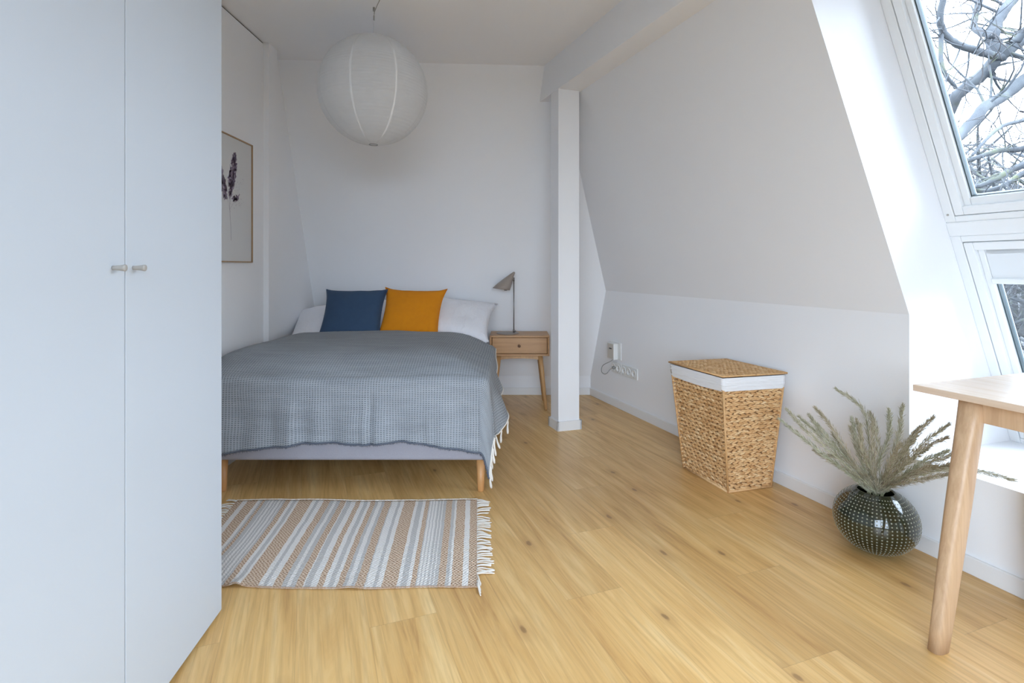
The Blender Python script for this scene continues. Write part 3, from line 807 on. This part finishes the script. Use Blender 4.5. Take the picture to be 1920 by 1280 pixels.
# ------------------------------------------------------------------ wall devices
def wallbox(m, s0_, s1_, z0_, z1_, d0, d1):
    return m.box((s0_, d0, z0_), (s1_, d1, z1_), RWT)
rt = thing('wall_router', 'small white and beige box on the knee wall above the sockets', 'router')
wallbox(MB(), .345, .515, .385, .522, 0, .008).build('back_plate', M['plastic'], rt, bevel=.003)
wallbox(MB(), .375, .475, .385, .515, .008, .048).build('housing', M['plastic'], rt, bevel=.005)
wallbox(MB(), .379, .471, .392, .510, .0475, .050).build('front_cover', M['beige_plastic'], rt, bevel=.001)
wallbox(MB(), .405, .445, .468, .477, .050, .0508).build('display_mark', M['dark_plastic'], rt)
def socket_strip(s_, n_, label):
    o = thing('power_socket', label, 'socket', group=None)
    wallbox(MB(), s_, s_+.071*n_+.010, .275, .360, 0, .010).build('socket_frame', M['plastic'], o, bevel=.003)
    for i in range(n_):
        cs = s_+.0405+.071*i; c = RWT(V((cs, .0125, .3175)))
        m = MB(); pr_ = [(.0325, 0), (.0315, .004), (.0215, .004), (.0205, -.002), (.0001, -.002)]
        vs = []
        for r, h in pr_:
            for j in range(28):
                q = 2*math.pi*j/28; vs.append(c-NH*h+DU*r*math.cos(q)+V((0, 0, r*math.sin(q))))
        fs = [(a*28+j, a*28+(j+1) % 28, (a+1)*28+(j+1) % 28, (a+1)*28+j) for a in range(len(pr_)-1) for j in range(28)]
        m.add(vs, fs); k = m.build('socket', M['plastic'], o, smooth=True)
        h = MB()
        for e in (-.0095, .0095): h.tube([c+DU*e-NH*.0005+NH*.002*0-NH*(-.0015), c+DU*e-NH*(-.0008)-NH*0], .0025, 8)
        h.v = [p-NH*.0006 for p in h.v]
        d = MB()
        for e in (-.0095, .0095):
            d.tube([c+DU*e-NH*(-.0025), c+DU*e-NH*(-.0014)], .0026, 8)
        d.build('contact_hole', M['dark_plastic'], k)
    return o
socket_strip(.527, 3, 'white triple power socket on the knee wall beside the laundry basket')
socket_strip(.372, 2, 'white double power socket below the small wall box')
cab = V
pts = [RWT(V(p)) for p in ((.44, .03, .386), (.42, .05, .365), (.36, .075, .33), (.335, .08, .295), (.35, .085, .27), (.39, .085, .262), (.425, .08, .275), (.43, .06, .30), (.432, .035, .3175), (.432, .012, .3175))]
def smooth_path(p, n_=8):
    out = []
    for i in range(len(p)-1):
        a, b, c, d = p[max(i-1, 0)], p[i], p[i+1], p[min(i+2, len(p)-1)]
        for k in range(n_):
            t = k/n_
            out.append(.5*((2*b)+(c-a)*t+(2*a-5*b+4*c-d)*t*t+(3*b-a-3*c+d)*t**3))
    return out+[p[-1]]
cb = thing('power_cable', 'grey looped cable from the small wall box to the socket', 'cable')
MB().tube(smooth_path(pts), .0028, 8).build('lead', M['cable'], cb, smooth=True)
MB().tube([RWT(V((.432, .010, .3175))), RWT(V((.432, .034, .3175)))], [.014, .010], 12).build('plug', M['cable'], cb, smooth=True)

# ------------------------------------------------------------------ laundry basket
# bottom and top corners: front, right, back, left
bf, brt, blf = V((1.075, 2.680, 0)), V((1.322, 2.752, 0)), V((.962, 3.017, 0))
tf, trt, tlf = V((1.025, 2.620, .592)), V((1.370, 2.705, .592)), V((.8875, 3.013, .592))
bk, tk = brt+blf-bf, trt+tlf-tf
bctr = (bf+bk)/2
lb = thing('laundry_basket', 'tapered woven laundry basket with lid and white lining by the wall', 'basket', bctr)
def L_(p): return p-bctr
zlin = .522   # weave ends here, cloth above
def corner(i, z):
    a = [bf, brt, bk, blf][i]; b = [tf, trt, tk, tlf][i]; return a+(b-a)*(z/.592)
core = MB()
ins = lambda i, z, k: L_(corner(i, z)+((bctr+(V((0, 0, z))))-V((corner(i, z).x, corner(i, z).y, z))).normalized()*k)
vs = [ins(i, .004, .014) for i in range(4)]+[ins(i, zlin, .014) for i in range(4)]
core.add(vs, [(0, 3, 2, 1), (0, 1, 5, 4), (1, 2, 6, 5), (2, 3, 7, 6), (3, 0, 4, 7), (4, 5, 6, 7)]); core.build('inner_body', M['basket_core'], lb)
rr = random.Random(5)
# unit almond
UNIT = []; UF = []
for i, (t_, r_) in enumerate([(-1, .15), (-.6, .75), (0, 1), (.6, .75), (1, .15)]):
    for j in range(6): q = j*math.pi/3; UNIT.append((t_, r_*math.cos(q), r_*math.sin(q)))
for i in range(4):
    for j in range(6): UF.append((i*6+j, i*6+(j+1) % 6, (i+1)*6+(j+1) % 6, (i+1)*6+j))
UF += [tuple(range(6))[::-1], tuple(24+j for j in range(6))]
def almond(m, c, d, nn, L, w_, h):
    e = nn.cross(d).normalized()
    m.add([c+d*(p[0]*L)+e*(p[1]*w_)+nn*(p[2]*h) for p in UNIT], UF)
m = MB(); rows = 25; rh = zlin/rows
for k in range(rows):
    z = rh*(k+.5); rowoff = rr.uniform(-.5, .5)
    cs = [corner(i, z) for i in range(4)]
    for sd in range(4):
        a, b = cs[sd], cs[(sd+1) % 4]; L = (b-a).length; d = (b-a).normalized()
        up = (corner(sd, z+.1)-corner(sd, z)).normalized(); nn = d.cross(up).normalized()
        if nn.dot(a-V((bctr.x, bctr.y, z))) < 0: nn = -nn
        nx = max(int(round(L/.031)), 3)
        for q in range(nx):
            for hf in (0, 1):
                c = a+d*min(max(L*(q+.25+.5*hf+rr.uniform(-.16, .16)+rowoff)/nx, .012), L-.012)+up*((hf-.5)*rh*.34+rr.uniform(-.0008, .0008))-nn*.006
                tilt = (.26 if hf == 0 else -.26)+rr.uniform(-.08, .08)
                dd = (d*math.cos(tilt)+up*math.sin(tilt)).normalized()
                almond(m, L_(c), dd, nn, .0205*rr.uniform(.92, 1.08), rh*.31*rr.uniform(.85, 1.15), .0085*rr.uniform(.85, 1.15))
for i in range(4):   # corner bindings
    m.tube([L_(corner(i, .0)), L_(corner(i, zlin))], .0055, 8)
for sd in range(4): m.tube([L_(corner(sd, .006)), L_(corner((sd+1) % 4, .006))], .006, 8)
m.build('woven_body', M['strand'], lb, smooth=True)
# lining band folded over the rim
m = MB(); n_ = 12
for sd in range(4):
    def ln(u, w, sd=sd):
        z = zlin-.006+(.583-zlin+.006)*w; a, b = corner(sd, z), corner((sd+1) % 4, z); p = a+(b-a)*u
        out = (p-V((bctr.x, bctr.y, z))).normalized()
        return L_(p+out*(.004+.003*math.sin(w*3.1)+.0018*noise.noise(V((u*9+sd*7, w*4, 2))))+V((0, 0, -.006*(1-w)*math.sin(u*3.14)*(sd == 3))))
    m.grid(ln, 24, 8)
o = m.build('lining', M['lining'], lb, smooth=True); q = o.modifiers.new('weld', 'WELD'); q.merge_threshold = .001
# lid
lid = MB(); zt = .588
ex = .010
def lc(i, z):
    p = [tf, trt, tk, tlf][i]; c = (tf+tk)/2; o_ = (p-c); o_.z = 0
    q = p+o_.normalized()*ex; return V((q.x, q.y, z))
A_, B_, C3, D_ = [lc(i, 0) for i in range(4)]
core = MB().add([L_(lc(i, zt)) for i in range(4)]+[L_(lc(i, zt+.006)) for i in range(4)], [(0, 3, 2, 1), (0, 1, 5, 4), (1, 2, 6, 5), (2, 3, 7, 6), (3, 0, 4, 7), (4, 5, 6, 7)])
lido = core.build('lid', M['basket_core'], lb)
m = MB(); nr_ = 16
for k in range(nr_):
    f = (k+.5)/nr_; a = A_+(B_-A_)*f; b = D_+(C3-D_)*f; L = (b-a).length; d = (b-a).normalized(); e = (B_-A_).normalized(); rw = (B_-A_).length/nr_
    nx = int(L/.029)
    for q in range(nx):
        for hf in (0, 1):
            c = a+d*(L*(q+.25+.5*hf+rr.uniform(-.1, .1))/nx)+e*((hf-.5)*rw*.42)+V((0, 0, zt+.0065)); tilt = (.38 if hf == 0 else -.38)+rr.uniform(-.14, .14)
            almond(m, L_(c), (d*math.cos(tilt)+e*math.sin(tilt)).normalized(), V((0, 0, 1)), .0165*rr.uniform(.9, 1.15), rw*.33*rr.uniform(.85, 1.15), .0045)
for i in range(4): m.tube([L_(lc(i, zt+.005)), L_(lc((i+1) % 4, zt+.005))], .0048, 8)
m.build('lid_weave', M['strand'], lido, smooth=True)

# ------------------------------------------------------------------ vase with dried grasses
VC = V((1.452, 2.152, 0)); VR, VH = .147, .238
vz = thing('vase', 'round dark green vase covered in small raised dots', 'vase', VC)
def vprof(t):   # t 0..1 from foot to mouth
    a = -math.pi/2+.33+(math.pi-.33-.46)*t
    return VR*math.cos(a)**.93, VH*.53+VH*.53*math.sin(a)
pf = [vprof(i/40) for i in range(41)]
zb = pf[0][1]
pf = [(r, z-zb) for r, z in pf]
rim = pf[-1]
prof = [(.0001, 0)]+pf+[(rim[0]-.004, rim[1]+.002), (rim[0]-.009, rim[1]-.004), (rim[0]-.004, rim[1]-.02), (VR*.85, VH*.6), (VR*.85, VH*.3), (.05, .02), (.0001, .015)]
MB().lathe(prof, 72).build('vase_body', M['vase'], vz, smooth=True)
m = MB(); NC = 56
hs = []
import itertools
for k in range(21):
    t_ = .045+.90*k/20; i = t_*40; i0 = int(i); fr = i-i0
    r = pf[i0][0]*(1-fr)+pf[min(i0+1, 40)][0]*fr; z = pf[i0][1]*(1-fr)+pf[min(i0+1, 40)][1]*fr
    dr_, dz_ = pf[min(i0+1, 40)][0]-pf[i0][0], pf[min(i0+1, 40)][1]-pf[i0][1]
    for j in range(NC):
        q = 2*math.pi*(j+.5*(k % 2)*0)/NC
        rad = V((math.cos(q), math.sin(q), 0)); nn = (rad*dz_-V((0, 0, dr_))).normalized(); tg_ = V((-math.sin(q), math.cos(q), 0)); bt = nn.cross(tg_)
        c = rad*r+V((0, 0, z)); sr = .0031*min(1, r/VR+.12)
        vs = [c+(tg_*math.cos(a*math.pi/3)+bt*math.sin(a*math.pi/3))*sr for a in range(6)]+[c+(tg_*math.cos(a*math.pi/3)+bt*math.sin(a*math.pi/3))*sr*.6+nn*sr*.55 for a in range(6)]+[c+nn*sr*.72]
        m.add(vs, [(a, (a+1) % 6, 6+(a+1) % 6, 6+a) for a in range(6)]+[(6+a, 6+(a+1) % 6, 12) for a in range(6)])
tag(m.build('raised_dots', M['stud'], vz, smooth=True), 'pale raised dots', kind='stuff')

mouth = VC+V((0, 0, rim[1]))
def at(px, py, Y): return V(((px-960)/F*Y, Y, CAM.z-(py-502)/F*Y))
# tips and mid points read off the photo crop (3.556 px per photo px), depth margin from the wall
ST = [((80,305),(330,510),.10,'a'), ((125,240),(300,420),.05,'a'), ((315,230),(440,380),.12,'b'), ((275,280),(400,440),.05,'b'), ((310,515),(480,620),.17,'b'),
      ((410,545),(540,590),.26,'b'), ((320,330),(460,500),.15,'b'), ((455,103),(650,280),.08,'tall'), ((560,300),(600,500),.06,'c'), ((548,360),(610,540),.16,'c'),
      ((620,345),(630,520),.20,'c'), ((680,265),(722,400),.04,'c'), ((592,312),(640,520),.09,'c'), ((805,245),(800,440),.10,'d'), ((897,215),(860,460),.05,'d'),
      ((1100,290),(960,450),.12,'d'), ((1205,340),(1000,500),.06,'e'), ((1195,425),(985,535),.16,'e'), ((1070,495),(930,600),.2,'e'), ((1200,515),(1000,610),.10,'e'),
      ((1255,530),(1045,615),.05,'e'), ((1245,600),(1020,650),.14,'e'), ((1290,628),(1060,640),.06,'e'), ((1635,708),(1200,635),.05,'long'), ((1235,665),(960,722),.18,'e'),
      ((880,470),(810,620),.2,'d'), ((1010,360),(900,500),.16,'d'), ((210,290),(380,450),.12,'b'), ((430,400),(540,560),.2,'b'), ((975,440),(870,580),.04,'d'), ((700,330),(700,520),.14,'c')]
LB = {'a': 'dried grass plume reaching far left from the vase towards the basket', 'b': 'dried grass plume leaning left in the left half of the vase',
      'tall': 'tallest dried grass plume arching to the left above the vase', 'c': 'brown tinged dried grass plume standing upright in the vase middle',
      'd': 'dried grass plume leaning slightly right in the vase middle', 'e': 'dried grass plume leaning right from the vase towards the desk leg',
      'long': 'longest dried grass plume passing behind the desk leg'}
GR = {'a': 'far left grass plumes', 'b': 'left leaning grass plumes', 'c': 'upright grass plumes', 'd': 'slightly right leaning grass plumes', 'e': 'right leaning grass plumes'}
LB1 = ['dried grass plume whose tip touches the basket edge in view, lowest at far left', 'dried grass plume just above the lowest one at far left']
def grass(i, tip, mid, marg, key):
    r2 = random.Random(100+i)
    tp = (1440+tip[0]/3.556, 700+tip[1]/3.556); mp = (1440+mid[0]/3.556, 700+mid[1]/3.556)
    wallY = lambda x: 2.387/((x-960)/F+.3558)
    yt = min(wallY(tp[0])-marg-.025, 2.32 if tip[0] < 500 else 2.25); 
    bp = mouth+V((r2.uniform(-.022, .022)+(tp[0]-1645)*.00009, r2.uniform(-.022, .022), 0))
    ym = bp.y*.45+yt*.55; ym = min(ym, wallY(mp[0])-.03)
    t3, m3 = at(*tp, yt), at(*mp, ym)
    b0 = bp+(bp-m3)*.12; b0.z = mouth.z-.06; b0.x = bp.x*.7+VC.x*.3; b0.y = bp.y*.7+VC.y*.3
    path = smooth_path([b0, bp, m3, t3], 14)
    o = thing('dried_grass', LB1[i] if key == 'a' else LB[key], 'dried grass', b0, 0, GR.get(key) if key != 'a' else None); o['kind'] = 'thing'
    path = [p-b0 for p in path]; N = len(path)
    MB().tube(path, [.0017-.0011*k/N for k in range(N)], 5).build('stem', M['stem'], o, smooth=True)
    m = MB(); Lp = (path[-1]-path[14]).length
    cnt = int(350*min(Lp/.22, 1.5))
    for k in range(cnt):
        f = .30+.70*(k/cnt)**.9; x = f*(N-1); a = int(min(x, N-2)); p = path[a].lerp(path[a+1], x-a); d = (path[a+1]-path[a]).normalized()
        sd = V((r2.uniform(-1, 1), r2.uniform(-1, 1), r2.uniform(-1, 1))); sd = (sd-d*sd.dot(d)).normalized()
        wd_ = math.sin(math.pi*min((f-.28)/.74, 1)**.8)**.7
        L = (.012+.016*r2.random())*(.55+.7*wd_); q = (d+sd*(r2.uniform(.1, .55) if r2.random() < .8 else r2.uniform(.4, .8))).normalized()
        c = p+sd*.006*wd_*r2.random(); e = q.cross(sd).normalized()*.0009; g_ = q.cross(e).normalized()*.0009
        m.add([c, c+q*L*.45+e, c+q*L*.45+g_, c+q*L*.45-e, c+q*L*.45-g_, c+q*L], [(0, 1, 2), (0, 2, 3), (0, 3, 4), (0, 4, 1), (5, 2, 1), (5, 3, 2), (5, 4, 3), (5, 1, 4)])
    m.build('plume', M['plume'], o)
for i, (a, b, c, k) in enumerate(ST): grass(i, a, b, c, k)

# ------------------------------------------------------------------ desk
dc = V((1.309, 1.76, 0))
dk = thing('desk', 'pale oak desk with splayed legs standing at the roof window', 'desk', dc, math.atan2(NH.y, NH.x))
# local: x towards the window, y = away along the wall; the desk runs to -y
DW, DL = .60, 1.20
MB().box((0, -DL, .719), (DW, 0, .740)).build('tabletop', M['desk_top'], dk, bevel=.002)
def leg(tx, ty, bx, by):
    m = MB(); k = 28; n_ = 10; vs = []
    for i in range(n_+1):
        f = i/n_; c = V((bx, by, 0)).lerp(V((tx, ty, .719)), f)
        a, b = .029+.006*math.sin(math.pi*min(f*1.1, 1)), .020+.012*f
        for j in range(k):
            q = 2*math.pi*j/k; ca, sa = math.cos(q), math.sin(q); e = .72
            vs.append(c+V((a*math.copysign(abs(ca)**e, ca), b*math.copysign(abs(sa)**e, sa), 0)))
    fs = [(i*k+j, i*k+(j+1) % k, (i+1)*k+(j+1) % k, (i+1)*k+j) for i in range(n_) for j in range(k)]+[tuple(range(k))[::-1], tuple(n_*k+j for j in range(k))]
    return m.add(vs, fs)
def dl(p):   # world -> desk local
    q = p-dc; return V((q.dot(NH), q.dot(-DU), 0))
ft, tp_ = dl(V((1.250, 1.580, 0))), dl(V((1.408, 1.645, 0)))
for sx in (0, 1):
    for sy in (0, 1):
        tx = tp_.x if sx == 0 else min(DW-tp_.x, .368); bx = ft.x if sx == 0 else .382
        ty = tp_.y if sy == 0 else -DL-tp_.y; by = ft.y if sy == 0 else -DL-ft.y
        leg(tx, ty, bx, by).build('leg', M['desk_leg'], dk, smooth=True)
ax_, ay_ = tp_.x, tp_.y
for x in (ax_, .368): MB().box((x-.010, -DL-ay_+.02, .655), (x+.010, ay_-.02, .719)).build('apron', M['desk_leg'], dk, bevel=.002)
for y in (ay_, -DL-ay_): MB().box((ax_+.02, y-.010, .655), (.358, y+.010, .719)).build('apron', M['desk_leg'], dk, bevel=.002)

# ------------------------------------------------------------------ rug
M['rug'] = rug_mat()
RX1, RL, RY0, RY1 = -.158, 1.15, 1.882, 2.585
rg = thing('rug', 'striped beige, white and grey woven rug with fringes beside the bed foot', 'rug', (RX1, (RY0+RY1)/2, 0))
nu, nv = 150, 60; m = MB(); uv = []
def rugp(u, w):
    x = -RL*u; y = (w-.5)*(RY1-RY0)*(1+.006*math.sin(u*23))+.006*math.sin(u*9+1)
    x += (.045+.035*u)*(1-w)-.006+.006*math.sin(w*5+u*6)*u
    z = .0035+.0030*abs(noise.noise(V((x*6, y*4, 0))))+.012*math.exp(-((u-.76)/.022)**2)*sstep(.10, 0, w)+.005*math.exp(-((u-.40)/.03)**2)*sstep(.12, 0, w)
    return V((x, y, z))
for j in range(nv+1):
    for i in range(nu+1): m.v.append(rugp(i/nu, j/nv)); uv.append((i/nu, j/nv))
m.f = [(j*(nu+1)+i, j*(nu+1)+i+1, (j+1)*(nu+1)+i+1, (j+1)*(nu+1)+i) for j in range(nv) for i in range(nu)]
o = m.build('weave', M['rug'], rg, smooth=True); ul = o.data.uv_layers.new(name='UVMap')
for lp in o.data.loops: ul.data[lp.index].uv = uv[lp.vertex_index]
q = o.modifiers.new('solid', 'SOLIDIFY'); q.thickness = .003; q.offset = 1
# knobbly selvedges
M['jute'] = mat('jute_yarn', (.42, .29, .20), .95)
rr = random.Random(21)
for w_ in (0, 1):
    m = MB()
    for i in range(170):
        p = rugp((i+.5)/170, w_); m.add(*((lambda c, r: ([c+V((r*math.cos(a)*math.cos(b), r*math.sin(b)*.9, r*math.sin(a)*math.cos(b)*.6)) for b in (-1.2, -.4, .4, 1.2) for a in [k*math.pi/3 for k in range(6)]], [(j*6+k, j*6+(k+1) % 6, (j+1)*6+(k+1) % 6, (j+1)*6+k) for j in range(3) for k in range(6)]+[(5, 4, 3, 2, 1, 0), (18, 19, 20, 21, 22, 23)]))(p+V((0, (w_-.5)*.006, .0025)), rr.uniform(.0032, .0048))))
    m.build('selvedge', M['cotton'] if w_ else M['jute'], rg, smooth=True)
for end in (0, 1):
    for i in range(30):
        w_ = (i+.5)/30
        m = MB()
        sgn = 1 if end == 0 else -1
        L = rr.uniform(.048, .066); sw = rr.uniform(-.02, .02)
        if end == 0 and i < 3: sgn = .3; sw = -.05; L = .055
        for k in range(3):
            p = rugp(end, w_)+V((-.004*(1 if end == 0 else -1), rr.uniform(-.008, .008), .002)); s2 = sw+rr.uniform(-.012, .012)
            pts = [p, p+V((sgn*L*.3, s2*.2, .003)), p+V((sgn*L*.7, s2*.7, .0005)), p+V((sgn*L*rr.uniform(.92, 1.05), s2, -.0015))]
            for q in pts: q.z = max(q.z, .0028)
            m.tube(smooth_path(pts, 4), [.0022]*12+[.0014], 5)
        m.build('fringe', M['cotton'], rg, smooth=True)

# ------------------------------------------------------------------ outside: ground and bare trees
gr = MB().quad((-600, -900, -9), (1500, -900, -9), (1500, 1500, -9), (-600, 1500, -9)).build('ground', M['ground']); struct(gr, 'dark winter ground far below the window')
def tree(name, label, limbs, seed, twigs, tw_len, base):
    r2 = random.Random(seed)
    o = thing(name, label, 'tree', base)
    m = MB(); tw = MB(); b = V(base)
    for pts, r0, r1 in limbs:
        P = smooth_path([V(p)-b for p in pts], 5); N = len(P)
        P = [p+V((r2.uniform(-1, 1), r2.uniform(-1, 1), r2.uniform(-1, 1)))*r0*.12 for p in P]
        m.tube(P, [r0+(r1-r0)*k/(N-1) for k in range(N)], 9)
        def grow(p, d, L, r, dep):
            n_ = 5; q = [p]
            for k in range(n_):
                d = (d+V((r2.uniform(-.35, .35), r2.uniform(-.35, .35), r2.uniform(-.30, .30)))).normalized(); q.append(q[-1]+d*L/n_)
            (tw if dep > 1 else m).tube(q, [r*(1-.8*k/n_) for k in range(n_+1)], 5 if dep < 2 else 3, False)
            if dep < 3:
                for k in range(2 if dep else 3):
                    kk = r2.randint(1, n_); grow(q[kk], (d+V((r2.uniform(-1, 1), r2.uniform(-1, 1), r2.uniform(-.8, .9)))*.8).normalized(), L*r2.uniform(.45, .75), r*.55, dep+1)
        for k in range(twigs):
            kk = r2.randint(2, N-1); d = (P[kk]-P[kk-1]).normalized()
            sd = V((r2.uniform(-1, 1), r2.uniform(-1, 1), r2.uniform(-1, 1))).normalized()
            grow(P[kk], (d*.5+sd).normalized(), tw_len*r2.uniform(.6, 1.2), min(r1*.35, .022), 1)
    m.build('trunk_and_branches', M['bark'], o, smooth=True)
    if tw.v: tag(tw.build('twigs', M['twig'], o), kind='stuff')
    return o
def T_(px, py, d): return at(px, py, d)
D0 = 7.0
limbs = [
 ([V((10.5, 7.5, -9)), V((9.8, 7.4, -3)), V((9.2, 7.2, 1.0)), T_(2060, 40, D0+.2), T_(2080, -200, D0+.4)], .34, .2),
 ([T_(2065, 110, D0), T_(1960, 128, D0-.1), T_(1889, 175, D0-.2), T_(1848, 200, D0-.5), T_(1817, 234, D0-.7), T_(1770, 280, D0-.9)], .085, .05),
 ([T_(2065, 20, D0+.2), T_(1960, 42, D0), T_(1905, 82, D0), T_(1873, 106, D0), T_(1848, 134, D0+.1), T_(1817, 159, D0+.2), T_(1795, 178, D0+.3), T_(1785, 198, D0+.4), T_(1765, 250, D0+.6)], .085, .07),
 ([T_(1873, 106, D0), T_(1860, 72, D0+.1), T_(1867, 47, D0+.2), T_(1882, 19, D0+.3), T_(1910, -20, D0+.5), T_(1950, -120, D0+.9)], .085, .06),
 ([T_(1880, 108, D0), T_(1850, 101, D0-.2), T_(1817, 90, D0-.3), T_(1792, 81, D0-.4), T_(1770, 62, D0-.5), T_(1762, 31, D0-.6), T_(1770, -10, D0-.7)], .05, .035),
 ([T_(1862, 68, D0), T_(1836, 59, D0+.2), T_(1826, 47, D0+.3), T_(1832, 19, D0+.4), T_(1838, -20, D0+.5)], .045, .035),
 ([T_(1766, 50, D0-.5), T_(1764, 103, D0-.5), T_(1770, 134, D0-.5), T_(1792, 165, D0-.4)], .028, .022),
 ([T_(1990, 200, D0-.8), T_(1920, 225, D0-.8), T_(1879, 237, D0-.9), T_(1848, 262, D0-1), T_(1823, 292, D0-1)], .028, .014),
 ([T_(2000, 250, D0+.8), T_(1920, 278, D0+.8), T_(1879, 281, D0+.8), T_(1848, 290, D0+.8), T_(1812, 301, D0+.8)], .045, .03),
 ([T_(2000, 270, D0+1.5), T_(1920, 309, D0+1.5), T_(1889, 322, D0+1.5), T_(1864, 337, D0+1.5), T_(1830, 350, D0+1.5)], .06, .035),
 ([T_(2000, 300, D0+2), T_(1920, 325, D0+2), T_(1889, 344, D0+2), T_(1850, 358, D0+2), T_(1820, 352, D0+2)], .055, .03),
 ([T_(1905, 78, D0-.3), T_(1930, 50, D0-.4), T_(1970, 25, D0-.6)], .05, .035),
]
tree('bare_tree', 'leafless plane tree with thick crooked limbs close outside the window', limbs, 4, 11, 1.0, (10.5, 7.5, -9))
# thicket of distant bare trees filling the view low in the windows
rr = random.Random(77)
protos = []
for k in range(4):
    lm = [([(0, 0, 0), (rr.uniform(-.5, .5), 0, 4), (rr.uniform(-1, 1), 0, 12)], .28, .07)]
    for j in range(15):
        z = 1.5+j*.72; q = rr.uniform(0, 6.28); L = rr.uniform(2, 4.0)
        lm.append(([(0, 0, z), (math.cos(q)*L*.5, math.sin(q)*L*.5, z+.9), (math.cos(q)*L, math.sin(q)*L, z+2.0)], .11, .04))
    protos.append(tree('distant_tree', 'distant leafless tree in the thicket seen low through the windows', lm, 200+k, 9, 2.4, (0, 0, -9)))
slots = [(33+17*(k+.5)/34+rr.uniform(-.3, .3), rr.uniform(24, 44)) for k in range(34)]+[(50+34*(k+.5)/26+rr.uniform(-.4, .4), rr.uniform(24, 44)) for k in range(26)]
for k, (ang, Dk) in enumerate(slots):
    p = protos[k % 4]
    if k < 4: o = p
    else:
        o = p.copy(); COL.objects.link(o)
        for ch in list(p.children): c = ch.copy(); COL.objects.link(c); c.parent = o
    o.location = (Dk*math.sin(R(ang)), Dk*math.cos(R(ang)), -9.05); o.rotation_euler.z = rr.uniform(0, 6.28)
    f = (9.6+Dk*.13+rr.uniform(0, 1.2))/20.5; o.scale = (f, f, f)
    o['group'] = 'distant leafless trees'
